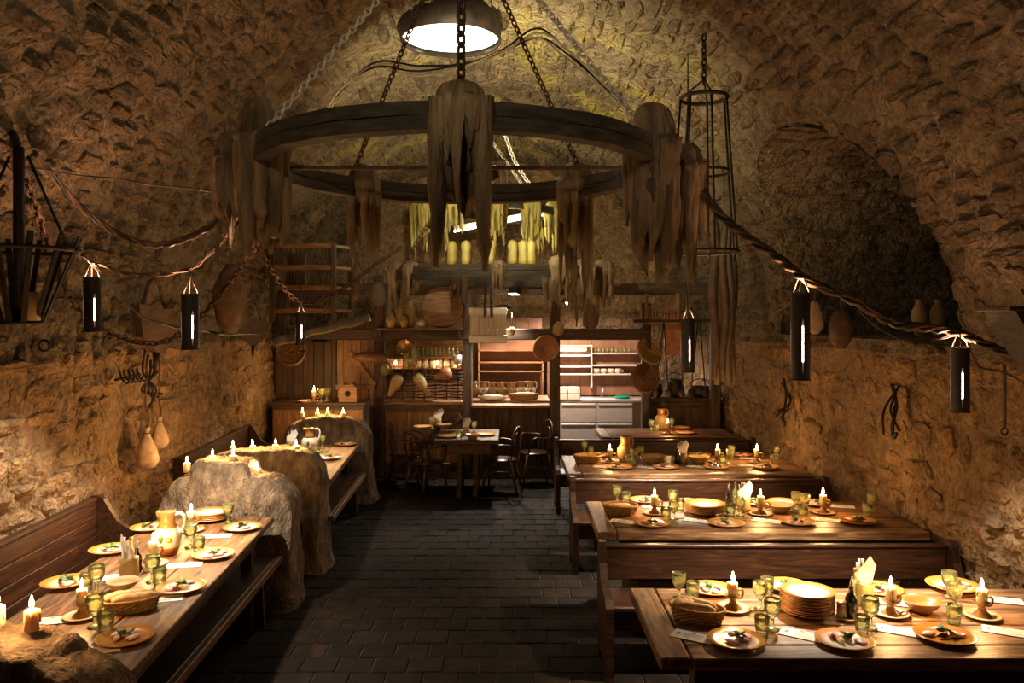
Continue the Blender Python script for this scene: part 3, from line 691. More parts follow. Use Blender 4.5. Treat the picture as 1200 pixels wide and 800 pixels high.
K('oil_bottle', ('body', MB().lathe([(.026, 0), (.029, .004), (.029, .075), (.024, .095), (.012, .112), (.011, .135), (.013, .138), (.004, .139)], 18), 'bottle_dark', None), ('spout', MB().tube([(0, 0, .137), (0, 0, .158), (.005, 0, .185)], [.009, .006, .003], 8), 'steel', None))
K('green_bottle', ('body', MB().lathe([(.024, 0), (.027, .004), (.027, .09), (.02, .115), (.0115, .13), (.0115, .165), (.014, .168), (.004, .17)], 18), 'jar_glass', None), ('cork', MB().lathe([(.011, .166), (.011, .182), (.003, .184)], 12), 'warm_wood', None))
K('salt_shaker', ('body', MB().lathe([(.018, 0), (.021, .003), (.019, .05), (.004, .052)], 16), 'cup_white', None), ('cap', MB().lathe([(.0195, .05), (.021, .056), (.017, .068), (.003, .07)], 16), 'brass', None))
# cold starter on a plate: ham, leaves, vegetables
for v in range(3):
    rv = random.Random(40 + v); ps = []
    for k in range(3):
        a = rv.uniform(0, 6.28); r0 = rv.uniform(.02, .05); mb = MB().ell((0, 0, 0), (.024, .016, .006), 10, 6, wob=.5, sd=v + k)
        mb.v = [(p[0] + r0 * math.cos(a), p[1] + r0 * math.sin(a), p[2] + .006) for p in mb.v]; ps.append(('ham_slice', mb, 'ham', None))
    lf = MB()
    for k in range(3):
        a = rv.uniform(0, 6.28); x, y = rv.uniform(-.018, .018), rv.uniform(-.018, .018); T = Matrix.Rotation(a, 3, 'Z') @ Matrix.Rotation(rv.uniform(.2, .9), 3, 'Y')
        lf.ell((x, y, .016 + .002 * k), (.02, .011, .004), 8, 5, wob=.6, sd=k, T=T)
    ps.append(('salad_leaf', lf, 'leaf', None))
    for m_, n_ in (('beet', 'beetroot'), ('orange_veg', 'carrot'), ('cheese', 'cheese')):
        a = rv.uniform(0, 6.28); r0 = rv.uniform(.02, .045)
        ps.append((n_, MB().ell((r0 * math.cos(a), r0 * math.sin(a), .009), (rv.uniform(.012, .02), .009, .008), 9, 6, wob=.4, sd=k), m_, None))
    K('starter%d' % v, *ps)
# ---------------------------------------------------------------- laying the tables: (kind, pixel x, pixel y of the foot, turn, label)
NAMES = {'plate': 'plate', 'goblet': 'goblet', 'tumbler': 'tumbler', 'menu_card': 'menu_card', 'candle_holder': 'candle_holder', 'bowl': 'bowl', 'jug': 'jug'}
CATS = {'menu_card': 'menu', 'candle_holder': 'candle holder', 'bread_basket': 'basket', 'round_basket': 'basket', 'napkin_crock': 'crock', 'oil_bottle': 'bottle', 'green_bottle': 'bottle', 'salt_shaker': 'shaker', 'jug_clay': 'jug', 'bowl_clay': 'bowl', 'bread_roll': 'bread', 'bread_roll_short': 'bread'}
nst_ = [0]
RAD = {'w': .133, 'o': .133, 'r': .133, 'e': .133, 'c': .091, 'g': .038, 't': .037, 'bowl': .1, 'bowl_clay': .1, 'jug': .085, 'jug_clay': .085, 'napkin_crock': .05, 'oil_bottle': .03, 'green_bottle': .028, 'salt_shaker': .022, 'saucer': .089, 'bread_basket': .115, 'round_basket': .12}
def settle(items, Z):
    """nudge neighbours that would touch a few centimetres apart, as things standing side by side are"""
    P = []
    for it in items:
        k = it[0]; s = it[5] if len(it) > 5 else 1.0; P.append([on(it[1], it[2], Z + .0005), (.135 if k.startswith('stack') else RAD.get(k, 0)) * s, 0.0 if 'basket' in k or k == 'saucer' or k.startswith('stack') else 1.0])
    for _ in range(60):
        for i in range(len(P)):
            for j in range(i):
                a, b = P[i], P[j]
                if not a[1] or not b[1]: continue
                d = a[0] - b[0]; d.z = 0; gap = a[1] + b[1] + .002 - d.length
                if gap > 0 and a[2] + b[2] > 0:
                    d = d.normalized() if d.length > 1e-6 else Vector((1, 0, 0)); t = a[2] + b[2]
                    a[0] += d * gap * .5 * a[2] / t * 1.0; b[0] -= d * gap * .5 * b[2] / t * 1.0
    return [p[0] for p in P]
def lay_table(where, short, items, Z=TOP):
    for it, p in zip(items, settle(items, Z)):
        k, px, py, rz, lab = it[:5]; s = it[5] if len(it) > 5 else 1.0
        if k in ('w', 'o', 'r'):                         # plate with a starter on it
            kk = {'w': 'plate_white', 'o': 'plate_ochre', 'r': 'plate_orange'}[k]
            spawn(kk, 'plate', p, lab + ' on the ' + where, 'plate', 'plates on the ' + short, rz, s)
            nst_[0] += 1; spawn('starter%d' % (nst_[0] % 3), 'cold_starter', p + Vector((0, 0, .011 * s)), 'ham and salad on the ' + lab + ', ' + where, 'food', 'starters on the ' + short, rz + nst_[0], s * 1.45)
        elif k == 'e': spawn('plate_orange', 'plate', p, lab + ' on the ' + where, 'plate', 'plates on the ' + short, rz, s)
        elif k == 'c':                                   # candlestick and its candle
            spawn('candle_holder', 'candle_holder', p, 'brown glazed candlestick ' + lab + ' on the ' + where, 'candle holder', 'candlesticks on the ' + short, rz, s)
            candle(p + Vector((0, 0, .0685 * s)), 'lit candle ' + lab + ' on the ' + where, s, power=1.3, group='candles on the ' + short)
        elif k == 'm':
            p.z += .0003; spawn('menu_card', 'menu_card', p, 'white printed card ' + lab + ' on the ' + where, 'menu', 'menus on the ' + short, rz, s)
        elif k == 'g': spawn('goblet', 'goblet', p, 'green goblet ' + lab + ' on the ' + where, 'goblet', 'green glasses on the ' + short, rz, s)
        elif k == 't': spawn('tumbler', 'tumbler', p, 'short green tumbler ' + lab + ' on the ' + where, 'tumbler', 'green glasses on the ' + short, rz, s)
        elif k.startswith('stack'):
            n, top = int(k[5:7]), k[7:]; od = 'bottom second third fourth fifth sixth seventh eighth ninth tenth'.split()
            for q in range(n):
                nm = od[q] + (' plate from below' if q else ' plate') if q < n - 1 else 'top plate'
                spawn(top if q == n - 1 else 'plate_plain', 'plate', p + Vector((RND.uniform(-.003, .003), RND.uniform(-.003, .003), q * .0108)), nm + ' in the stack on the ' + where, 'plate', 'stacked plates on the ' + short, RND.uniform(0, 6), s)
        else:
            nm = {'bowl_clay': 'bowl', 'jug_clay': 'jug', 'round_basket': 'bread_basket'}.get(k, k)
            spawn(k, nm, p, lab + ' on the ' + where, CATS.get(k, k), None, rz, s)
T1n, T2n, T3n = 'nearest right table', 'middle right table', 'farthest right table'
lay_table(T1n, T1n, [
 ('g', 797, 700, 0, 'at the left back corner', .95), ('t', 812, 700, 0, 'beside the left back plate'), ('r', 832, 693, .3, 'back row plate behind the bread basket', .95),
 ('bread_basket', 817, 725, -.55, 'oval wicker basket with two bread rolls'), ('c', 859, 714, .6, 'beside the bread basket'), ('m', 813, 746, -.55, 'in front of the bread basket'),
 ('w', 863, 753, .2, 'leftmost front white and ochre plate'), ('g', 891, 713, 0, 'behind the plate stack, left of it'), ('g', 905, 737, 1, 'in front left of the plate stack', 1.05), ('t', 893, 743, 2, 'between two front plates'), ('t', 904, 694, 2, 'beside the second back plate'),
 ('r', 918, 690, 1.1, 'second back plate behind the tall stack', .95), ('stack10plate_white', 946, 718, 0, '', 1.0), ('m', 941, 744, -.6, 'in front of the tall stack'), ('w', 991, 753, .9, 'middle front white plate with orange rim'),
 ('saucer', 993, 724, 0, 'small saucer under the salt and oil', .75), ('napkin_crock', 1012, 705, .3, 'clay crock with cutlery and a white napkin', 1.1),
 ('g', 1020, 736, 0, 'in front of the oil bottle', 1.08), ('t', 1009, 743, 0, 'right behind the middle front plate', 1.0), ('r', 1030, 693, .6, 'third back plate beside the napkin crock', .95), ('m', 1040, 704, -.5, 'behind the second candlestick'),
 ('c', 1044, 720, .5, 'left of the brown bowl'), ('bowl', 1080, 716, 0, 'brown glazed bowl', .95), ('m', 1054, 739, -.5, 'in front of the second candlestick'), ('o', 1107, 748, .4, 'amber brown front plate', 1.02),
 ('t', 1118, 730, 0, 'behind the amber front plate', 1.05), ('g', 1125, 716, 0, 'left of the right candlestick'), ('g', 1113, 698, 0, 'on the back edge near the wall'), ('r', 1116, 690, 2, 'rightmost back plate near the wall', 1.05),
 ('c', 1144, 721, .4, 'at the right end'), ('m', 1173, 703, -.35, 'at the right back edge'), ('m', 1180, 740, -.5, 'at the right front edge')])
b0 = on(817, 725, TOP)
for dx, dy, rz, kd, lb in ((-.015, -.035, -.45, 'bread_roll', 'front bread roll in the basket on the nearest right table'), (.01, .03, -.7, 'bread_roll', 'rear bread roll in the basket on the nearest right table'), (-.06, .02, .4, 'bread_roll_short', 'short bread roll at the left end of the basket, nearest right table')):
    spawn(kd, 'bread_roll', b0 + Vector((dx, dy, .064)), lb, 'bread', 'bread in the right basket', rz, .95)
p0 = on(993, 724, TOP) + Vector((0, 0, .0055))
spawn('salt_shaker', 'salt_shaker', p0 + Vector((-.03, .0, 0)), 'white salt shaker with brass cap beside the tall plate stack', 'shaker', None, 0, 1.15)
spawn('oil_bottle', 'oil_bottle', p0 + Vector((.022, .005, 0)), 'dark oil bottle with pouring spout beside the tall plate stack', 'bottle', None, 0, 1.1)
p0 = on(1003, 708, TOP); spawn('green_bottle', 'vinegar_bottle', p0, 'pale green bottle between oil bottle and napkin crock, nearest right table', 'bottle', None, 0, 1.05)
lay_table(T2n, T2n, [
 ('g', 724, 589, 0, 'at the left back corner'), ('t', 737, 589, 0, 'beside the left back goblet'), ('r', 752, 588, .4, 'back row plate behind the first candlestick', .95), ('m', 768, 594, -.4, 'behind the first candlestick'), ('round_basket', 727, 601, -.2, 'round shallow bread basket', 1.05),
 ('c', 767, 602, .5, 'right of the bread basket'), ('g', 789, 595, 0, 'left of the plate stack'), ('t', 797, 597, 0, 'touching the plate stack'), ('t', 782, 609, 0, 'behind the leftmost front plate', 1.1), ('g', 788, 608, 0, 'behind the leftmost front plate'),
 ('r', 764, 615, 0, 'leftmost front plate'), ('m', 731, 611, -.5, 'at the left front'), ('r', 805, 590, .5, 'back row plate behind the stack', .9), ('stack06plate_orange', 826, 601, 0, '', 1.15), ('m', 818, 610, -.55, 'before the plate stack'), ('r', 851, 615, .8, 'second front plate'),
 ('salt_shaker', 846, 600, 0, 'small salt shaker by the plate stack'), ('t', 855, 604, 0, 'right of the salt shaker', 1.1), ('oil_bottle', 854, 593, 0, 'dark oil bottle behind the tumbler'), ('g', 865, 604, 0, 'before the napkin crock'), ('green_bottle', 862, 591, 0, 'pale green bottle by the crock'), ('napkin_crock', 874, 599, .2, 'clay crock with white napkin', 1.1),
 ('r', 884, 590, .3, 'back row plate right of the crock', .9), ('c', 891, 602, .2, 'between napkin crock and bowl'), ('bowl_clay', 912, 600, 0, 'pale clay bowl', 1.0), ('e', 918, 590, 0, 'empty orange plate behind the bowl', .95), ('g', 933, 597, 0, 'right of the clay bowl'), ('g', 945, 600, 0, 'second from the clay bowl'), ('t', 941, 607, 0, 'behind the third front plate', 1.05),
 ('m', 899, 610, -.5, 'before the clay bowl'), ('r', 934, 613, .5, 'third front plate'), ('c', 963, 601, .4, 'near the right end'), ('r', 953, 591, .1, 'rightmost back row plate', .9), ('m', 985, 593, -.3, 'at the right back edge'), ('m', 967, 609, -.5, 'before the right candlestick'),
 ('o', 1005, 612, .2, 'rightmost front plate near the wall', 1.02), ('g', 1022, 599, 0, 'at the right end by the wall'), ('t', 1017, 604, 0, 'at the right end by the wall', 1.1)])
spawn('bread_roll', 'bread_roll', on(725, 601, TOP) + Vector((.0, .02, .045)), 'rear bread roll in the basket on the middle right table', 'bread', None, .2, 1.0)
spawn('bread_roll', 'bread_roll', on(730, 601, TOP) + Vector((.0, -.045, .045)), 'front bread roll in the basket on the middle right table', 'bread', None, -.1, 1.0)
lay_table(T3n, T3n, [
 ('g', 686, 531.5, 0, 'at the left back corner'), ('t', 692, 532, 0, 'beside the left back goblet'), ('round_basket', 689, 541, 0, 'round wicker bread basket', 1.15), ('r', 704, 534, .3, 'back row plate beside the jug', .95), ('c', 714, 542, .3, 'left of the clay jug'), ('m', 722, 538.5, -.4, 'behind the clay jug'),
 ('jug_clay', 733, 541, .6, 'ochre clay jug with brown neck', 1.02), ('g', 743, 543, 0, 'right of the clay jug', 1.1), ('t', 738, 544.5, 0, 'in front of the clay jug', 1.15), ('g', 751, 538, 0, 'behind the plate stack'), ('stack06plate_orange', 766, 542, 0, '', 1.02),
 ('r', 726, 548.5, 0, 'leftmost front plate'), ('r', 780, 548.5, .5, 'second front plate'), ('r', 840, 548.5, 1, 'third front plate'), ('r', 898, 548.5, 1.5, 'rightmost front plate near the wall'), ('m', 706, 547, -.5, 'left of the leftmost front plate'), ('m', 759, 547.5, -.5, 'left of the second front plate'), ('m', 817, 546.7, -.5, 'left of the third front plate'), ('m', 876, 545.5, -.4, 'left of the rightmost front plate'),
 ('salt_shaker', 788, 542, 0, 'small salt shaker beside the oil bottle'), ('oil_bottle', 795, 543, 0, 'dark oil bottle right of the plate stack', 1.15), ('green_bottle', 799, 539, 0, 'pale green bottle behind the oil bottle'), ('napkin_crock', 804, 542, .4, 'clay crock with white napkin', 1.1), ('bowl_clay', 819, 542, 0, 'pale clay bowl', 1.1), ('r', 820, 534, .4, 'back row plate behind the clay bowl', .95),
 ('c', 836, 542, .3, 'right of the clay bowl'), ('g', 855, 543, 0, 'between the two right candlesticks', 1.1), ('g', 857, 537, 0, 'behind the two right candlesticks'), ('t', 847, 544.5, 0, 'beside the middle candlestick', 1.1), ('r', 868, 534, 0, 'rightmost back row plate', .95), ('c', 887, 542, .3, 'at the right end'), ('m', 879, 537, -.3, 'at the back, right of the middle'), ('t', 907, 543, 0, 'at the right end by the wall', 1.1), ('g', 911, 538, 0, 'at the right end by the wall')])
T4n = 'dark table behind the last pew'
lay_table(T4n, T4n, [('g', 763, 505, 0, 'at the left edge', 1.1), ('jug_clay', 776, 503, .5, 'orange necked clay jug', 1.1), ('t', 768, 507, 0, 'in front of the jug', 1.2), ('g', 786, 503, 0, 'right of the jug', 1.1), ('c', 783, 508, .2, 'in front of the jug'), ('e', 798, 502, 0, 'orange plate at the back', 1.0), ('e', 802, 508, 0, 'orange plate at the front', 1.0)])
L1n, L2n = 'long left table', 'shorter left table'
lay_table(L1n, L1n, [
 ('m', 62, 727, .25, 'beside the corner partition'), ('c', 96, 723, 1.5, 'near the corner partition'), ('g', 111, 734, 0, 'right of the nearest candlestick', 1.08), ('t', 124, 740, 0, 'behind the amber plate', 1.1), ('o', 147, 750, .2, 'nearest amber plate with salad'), ('m', 113, 761, .3, 'under the amber plate'), ('bread_basket', 154, 714, .42, 'oval wicker basket with two bread loaves', .98),
 ('r', 78, 685, .3, 'nearest plate by the wall bench'), ('g', 114, 695, 0, 'beside the nearest wall side plate', 1.1), ('t', 101, 690, 0, 'behind the nearest wall side plate'), ('bowl_clay', 143, 691, 0, 'small clay bowl', .85), ('m', 133, 676, .4, 'behind the clay bowl'), ('napkin_crock', 153, 674, 2.6, 'clay crock with a drooping napkin', 1.15), ('oil_bottle', 161, 670, 0, 'dark oil bottle beside the crock'), ('green_bottle', 157, 664, 0, 'pale green bottle behind the crock'), ('salt_shaker', 170, 669, 0, 'white salt shaker beside the oil bottle', 1.1),
 ('c', 176, 662, 1.2, 'between crock and painted jug'), ('g', 180, 682, 0, 'in front of the middle candlestick', 1.08), ('t', 188, 685, 0, 'behind the second aisle plate', 1.1), ('w', 210, 690, .5, 'second aisle side plate with salad'), ('m', 190, 702, .3, 'under the second aisle side plate'), ('r', 130, 646, .3, 'middle plate by the wall bench'), ('m', 216, 662, .22, 'between the second and third aisle plates'),
 ('jug', 196, 649, .1, 'painted jug with white belly and orange neck'), ('r', 174, 620, .2, 'far plate by the wall bench', .95), ('c', 224, 622, 1.0, 'behind the painted jug'), ('g', 223, 641, 0, 'right of the painted jug', 1.1), ('t', 233, 646, 0, 'behind the third aisle plate', 1.1), ('w', 250, 652, .6, 'third aisle side plate with salad', .98), ('m', 253, 628, .15, 'between the third and farthest aisle plates'), ('stack05plate_white', 246, 609, 0, '', 1.05), ('g', 267, 612, 0, 'beside the small plate stack'), ('w', 284, 620, .2, 'farthest aisle side plate with salad')])
b0 = on(154, 714, TOP)
for dx, dy, lb in ((-.03, .02, 'rear bread loaf in the basket on the long left table'), (.03, -.02, 'front bread loaf in the basket on the long left table')):
    spawn('bread_roll', 'bread_loaf', b0 + Vector((dx, dy, .062)), lb, 'bread', 'bread in the left basket', .45, 1.1)
lay_table(L2n, L2n, [('jug', 363, 531, .2, 'painted jug with orange neck', 1.05), ('g', 371, 529, 0, 'right of the painted jug', 1.1), ('g', 378, 525, 0, 'behind the nearer plate', 1.1), ('t', 371, 536, 0, 'in front of the painted jug', 1.2), ('w', 384.5, 537.5, .3, 'nearer plate', 1.0), ('r', 405, 521.5, .3, 'farther plate', 1.0), ('napkin_crock', 340, 527, 0, 'clay crock with napkins', 1.1), ('bowl_clay', 331, 529, 0, 'clay bowl by the crock'), ('t', 366, 523, 0, 'behind the painted jug', 1.1)])
# candles standing on the partitions
def on_hump(px, py, Y, label, kind='candle'):
    p = at(px, py, Y); return candle(p, label, 1.0, kind, 1.0, 'candles on the wax partitions')
HC = [(37, 738, 2.97, 'lit candle on the shaggy partition in the bottom corner'), (-3, 733, 2.98, 'lit candle cut off by the left edge of the picture'),
 (219, 553, 6.4, 'leftmost candle on the lower left step of the two-tiered partition'), (249, 545, 6.42, 'left candle on the top of the two-tiered partition'), (273, 544, 6.42, 'right candle on the top of the two-tiered partition'), (301, 559.5, 6.4, 'candle on the lower right step of the two-tiered partition'),
 (273, 532, 7.32, 'first candle from the left on the middle partition'), (296, 531, 7.32, 'second candle from the left on the middle partition'), (323, 530, 7.32, 'third candle from the left on the middle partition'), (347, 531, 7.32, 'fourth candle from the left on the middle partition'),
 (354.5, 489.5, 10.08, 'leftmost candle on the farthest partition'), (372, 489.5, 10.08, 'second candle on the farthest partition'), (384, 489.5, 10.08, 'third candle on the farthest partition'), (402, 490, 10.08, 'rightmost candle on the farthest partition')]
for a in HC: on_hump(*a)
# ---------------------------------------------------------------- chandeliers, ceiling lamp, tube lanterns
def ring(mb, c, R, h, t, n=72, mi=0):                   # wheel rim of square section
    for k in range(2):                                  # two courses of felloes
        z0, z1 = c[2] - h / 2 + k * h / 2 + .003 * k, c[2] - h / 2 + (k + 1) * h / 2 - .003 * (1 - k); tt = t * (.92 if k else 1.06)
        vs, fs = [], []
        for i in range(n):
            a = 2 * PI * i / n; j = .004 * noise.noise(Vector((math.cos(a) * 6, math.sin(a) * 6, k)))
            for r, z in ((R - tt, z0), (R + tt, z0), (R + tt, z1), (R - tt, z1)): vs.append((c[0] + (r + j) * math.cos(a), c[1] + (r + j) * math.sin(a), z + j))
        for i in range(n):
            for q in range(4): fs.append((i * 4 + q, ((i + 1) % n) * 4 + q, ((i + 1) % n) * 4 + (q + 1) % 4, i * 4 + (q + 1) % 4))
        mb.add(vs, fs, False, mi)
    return mb
def wax(parent, p, w, top, drips, sd, mat='old_wax', low=.1):
    """a crust of old wax on the rim: a lumpy cap with long drips; drips: (angle, radius fraction, length, thickness)"""
    r = w / 2; A, T = 60, 22; vs, fs = [], []; Lm = max(d[2] for d in drips)
    for j in range(T + 1):
        t = j / T
        for i in range(A):
            a = 2 * PI * i / A; ca, sa = math.cos(a), math.sin(a)
            rid = 1 - 2 * abs(noise.noise(Vector((ca * 4.5 + sd, sa * 4.5, sd)))); pk = max(0, noise.noise(Vector((ca * 2.6 + sd * 3, sa * 2.6, 7))) + .25)
            ln_ = low + pk * Lm * .75
            if t < .3: z = top * (1 - (t / .3) ** 1.6); k = .25 + .75 * math.sin(PI / 2 * min(1, t / .26)) ** .8; k *= .86
            else: q = (t - .3) / .7; z = -ln_ * q; k = (1.02 - .18 * q) * (1 - .8 * max(0, q - .8) / .2)
            k *= 1 + .11 * rid * min(1, t * 3) + .14 * noise.noise(Vector((ca * 1.2, sa * 1.2 + sd, z * 5))) + .05 * noise.noise(Vector((ca * 9, sa * 9, z * 9 + sd)))
            vs.append((r * k * ca, r * k * sa, z))
    for j in range(T):
        for i in range(A): fs.append((j * A + i, j * A + (i + 1) % A, (j + 1) * A + (i + 1) % A, (j + 1) * A + i))
    fs += [tuple(range(A - 1, -1, -1)), tuple(range(T * A, T * A + A))]
    o = MB().add(vs, fs, True).build('wax_crust', mat, parent, p)
    rv = random.Random(int(sd * 10))
    for a, rf, L, th in drips:
        x, y = math.cos(a) * r * rf, math.sin(a) * r * rf; n = 14; pts, rr = [], []
        for k in range(n):
            t = k / (n - 1); z = top * .15 - (L + top * .15) * t
            pts.append((x * (1 + .1 * t) + .012 * noise.noise(Vector((sd + x * 40, t * 4, y * 9))), y + .012 * noise.noise(Vector((t * 4, sd + y * 40, 3))), z))
            rr.append(max(.004, th * (1.15 - .55 * t) * (1 + .35 * noise.noise(Vector((t * 7 + sd, x * 50, y * 50)))) * (1 if t < .9 else .55)))
        MB().tube(pts, rr, 8).build('wax_drip', mat, o)
    return o
def rdrips(n, Lmax, Lmin, th, rv, r0=.8): return [(2 * PI * (k + rv.uniform(-.25, .25)) / n, r0 * rv.uniform(.85, 1.08), rv.uniform(Lmin, Lmax), th * rv.uniform(.7, 1.25)) for k in range(n)]
rv = random.Random(5)
C1 = Vector((-.33, 5.07, 3.24)); R1 = 1.2
ch = empty('wheel_chandelier', C1, 0, 'big dark wooden wheel chandelier hung with wax in the foreground', 'chandelier', 'wagon wheel chandeliers')
ring(MB(), (0, 0, 0), R1, .14, .045).build('rim', 'wheel_wood', ch)
def rimp(C, R, deg, dz=0.0): return Vector((R * math.cos(math.radians(deg)), R * math.sin(math.radians(deg)), dz))
MB().bar((-1.17, .2, .02), (1.17, .2, .02), .025).build('cross_rod', 'rust', ch)
for a, rr in ((174, 1.5), (6, 1.48)): MB().bar(rimp(C1, R1 - .04, a, .0), rimp(C1, rr, a, .0), .05).build('bracket', 'wheel_wood', ch)
wax(ch, rimp(C1, R1, 274, .07), .27, .10, [(3.5, .85, .8, .05), (5.9, .82, .82, .05), (2.6, .8, .6, .036), (.2, .8, .36, .026), (4.2, .8, .3, .03), (5.1, .8, .24, .03), (1.4, .7, .25, .03), (3.1, .8, .55, .022), (6.2, .85, .4, .02)], 1.3)
wax(ch, rimp(C1, R1, 196, .06), .29, .27, rdrips(10, .68, .3, .05, rv), 2.7, low=.3)
wax(ch, rimp(C1, 1.5, 174, .05), .25, .2, rdrips(8, .72, .3, .032, rv), 3.1, low=.18)
wax(ch, rimp(C1, R1, 344, .05), .31, .25, rdrips(12, .85, .4, .045, rv), 4.4, low=.38)
wax(ch, rimp(C1, 1.48, 6, .02), .22, .15, rdrips(8, .78, .35, .034, rv), 5.2, low=.3)
wax(ch, rimp(C1, R1, 130, .05), .24, .14, rdrips(8, .62, .2, .03, rv), 6.5)
wax(ch, rimp(C1, R1, 48, .05), .26, .14, rdrips(8, 1.0, .45, .032, rv), 7.7)
APX = Vector((0.0, .1, 1.70))
for a, m_, lk in ((202, 'steel_chain', .055), (340, 'steel_chain', .055), (135, 'rust', .06), (45, 'rust', .06)): MB().chain([rimp(C1, R1, a, .09), APX], lk, .034, .0065).build('chain', m_, ch)
MB().chain([rimp(C1, R1, 274, .16), Vector((.09, -1.19, 1.62))], .075, .042, .009).build('chain', 'iron', ch)
MB().tube([APX, APX + Vector((0, 0, .25))], .02, 8).build('ceiling_hook', 'iron', ch)
wires = MB()
for k in range(4):
    o = Vector((0, .0, .012 * k)); sg = [at(385, 135, 5.9), at(400, 108, 5.8), at(440, 78, 5.7), at(490, 86, 5.6), at(545, 80, 5.6), at(590, 62, 5.6), at(628, 42, 5.6), at(660, 62, 5.6), at(732, 128, 5.1)]
    wires.tube(smooth_path([p - C1 + o + Vector((0, .02 * math.sin(k * 2 + i), .02 * math.sin(k + i * 1.7))) for i, p in enumerate(sg)], 6), .007, 6, mi=k % 2)
wires.build('cable_bundle', ['cable_pale', 'cable_black'], ch)
def flood(name, p, aim, label, parent=None, e=1.0, spot=95, col=(1, .86, .5)):
    r = empty(name, p, 0, label, 'floodlight', 'small black floodlights on the wheels')
    d = (Vector(aim) - Vector(p)).normalized(); q = d.to_track_quat('Z', 'Y').to_euler()
    b = MB().box(-.085, .085, -.045, .045, -.05, .03, .006).box(-.09, .09, -.05, .05, .03, .045, .004).build('housing', 'cable_black', r); b.rotation_euler = q
    g = MB().box(-.075, .075, -.038, .038, .0455, .049, 0).build('lens', 'tube_white', r); g.rotation_euler = q
    a = MB().tube([(0, 0, -.02), (0, 0, -.09)], .012, 8).build('foot', 'iron', r)
    light('flood_light', 'SPOT', tuple(d * .07), L_FLOOD * e, col, r, .05, tuple(d), spot, .9)
flood('floodlight', C1 + rimp(C1, R1, 101, .16), (-.1, 9.6, 5.0), 'small black floodlight on the rear rim of the foreground wheel', e=1.0, spot=100)
flood('floodlight', C1 + rimp(C1, R1, 84, .16), (1.0, 8.6, 4.9), 'small black floodlight on the rear rim, hidden behind the wax', e=.5, spot=110)
# second wheel, lower and farther back
C2 = Vector((-.1, 10.0, 2.80)); R2 = 1.3
c2 = empty('wheel_chandelier', C2, 0, 'second wheel chandelier hanging low before the kitchen, seen almost edge on', 'chandelier', 'wagon wheel chandeliers')
ring(MB(), (0, 0, 0), R2, .14, .04).build('rim', 'wheel_wood', c2)
for a, w_, t_, L in ((186, .3, .14, .7), (215, .2, .08, .35), (299, .28, .12, .6), (315, .24, .1, .75), (335, .26, .12, .6), (12, .22, .1, .6), (268, .16, .05, .3), (60, .25, .1, .5), (120, .25, .1, .5)):
    wax(c2, rimp(C2, R2, a, .06), w_, t_, rdrips(7, L, L * .35, .028, rv), a * .1 + .3)
for px in (529, 546, 601, 613, 623, 575):
    a = math.degrees(math.asin(0)) ; x = (px - 600) / F * 8.75 - C2.x; yy = -math.sqrt(R2 * R2 - x * x)
    MB().lathe([(.05, .07), (.055, .12), (.05, .2), (.058, .27), (.045, .31), (.015, .33)], 12, wob=.2, sd=px).build('candle_stub', 'yellow_lit_wax', c2, (x, yy, 0))
for a in (200, 340, 90): MB().chain([rimp(C2, R2, a, .08), Vector((0, 0, 2.2))], .08, .045, .009).build('chain', 'rust', c2)
flood('floodlight', C2 + rimp(C2, R2, 84, -.13), (-.45, 10.8, .4), 'added floodlight under the rear rim of the second wheel, lighting table and floor', e=.55, spot=100, col=(1, .9, .75))  # lamp added to brighten the small table and the floor before the kitchen
# third wheel, high over the kitchen
C3 = Vector((-.38, 12.0, 3.85)); R3 = 1.0
c3 = empty('wheel_chandelier', C3, 0, 'third small wheel chandelier with yellow-lit wax over the kitchen', 'chandelier', 'wagon wheel chandeliers')
ring(MB(), (0, 0, 0), R3, .1, .035, 56).build('rim', 'wheel_wood', c3)
for a, L in ((186, .75), (215, .7), (245, .5), (280, .65), (310, .75), (352, .8), (90, .6), (40, .6), (140, .6)):
    wax(c3, rimp(C3, R3, a, .05), .28, .12, rdrips(9, L, L * .4, .026, rv), a * .07 + .9, 'yellow_lit_wax')
for a in (30, 150, 270): MB().chain([rimp(C3, R3, a, .06), Vector((0, 0, 1.2))], .08, .045, .01).build('chain', 'steel_chain', c3)
fx = empty('fluorescent_lamp', at(585, 262, 12.1), 0, 'bright slanting fluorescent tube above the kitchen partition', 'lamp')
a_, b_ = at(532, 271, 12.1) - fx.location, at(640, 251, 12.1) - fx.location
MB().bar(a_ + Vector((0, 0, .05)), b_ + Vector((0, 0, .05)), .09, .05).build('housing', 'cup_white', fx); MB().tube([a_, b_], .016, 10).build('tube', 'tube_white', fx)
light('fluorescent_light', 'POINT', (0, -.3, -.08), 45, (1, .85, .45), fx, .25)
# ceiling lamp: drum with a white disc
def drum_lamp(p, label, e):
    cl = empty('ceiling_lamp', p, 0, label, 'lamp', 'round ceiling drum lamps')
    d = MB().lathe([(.445, -.02), (.465, -.02), (.465, .34), (.445, .34)], 48, True); d.f, d.sm, d.mi = d.f[:-2], d.sm[:-2], d.mi[:-2]
    d.build('drum', 'iron', cl)
    MB().lathe([(.01, .03), (.444, .03), (.444, .04), (.01, .04)], 48, False).build('diffuser', 'lamp_disc', cl)
    light('ceiling_light', 'AREA', (0, 0, .02), L_CEIL * e, (1, .93, .72), cl, (.7, .7), (0, 0, -1))
drum_lamp((-.566, 7.4, 4.85), 'big round ceiling drum lamp with glowing white disc at the crown of the vault', 1.0)
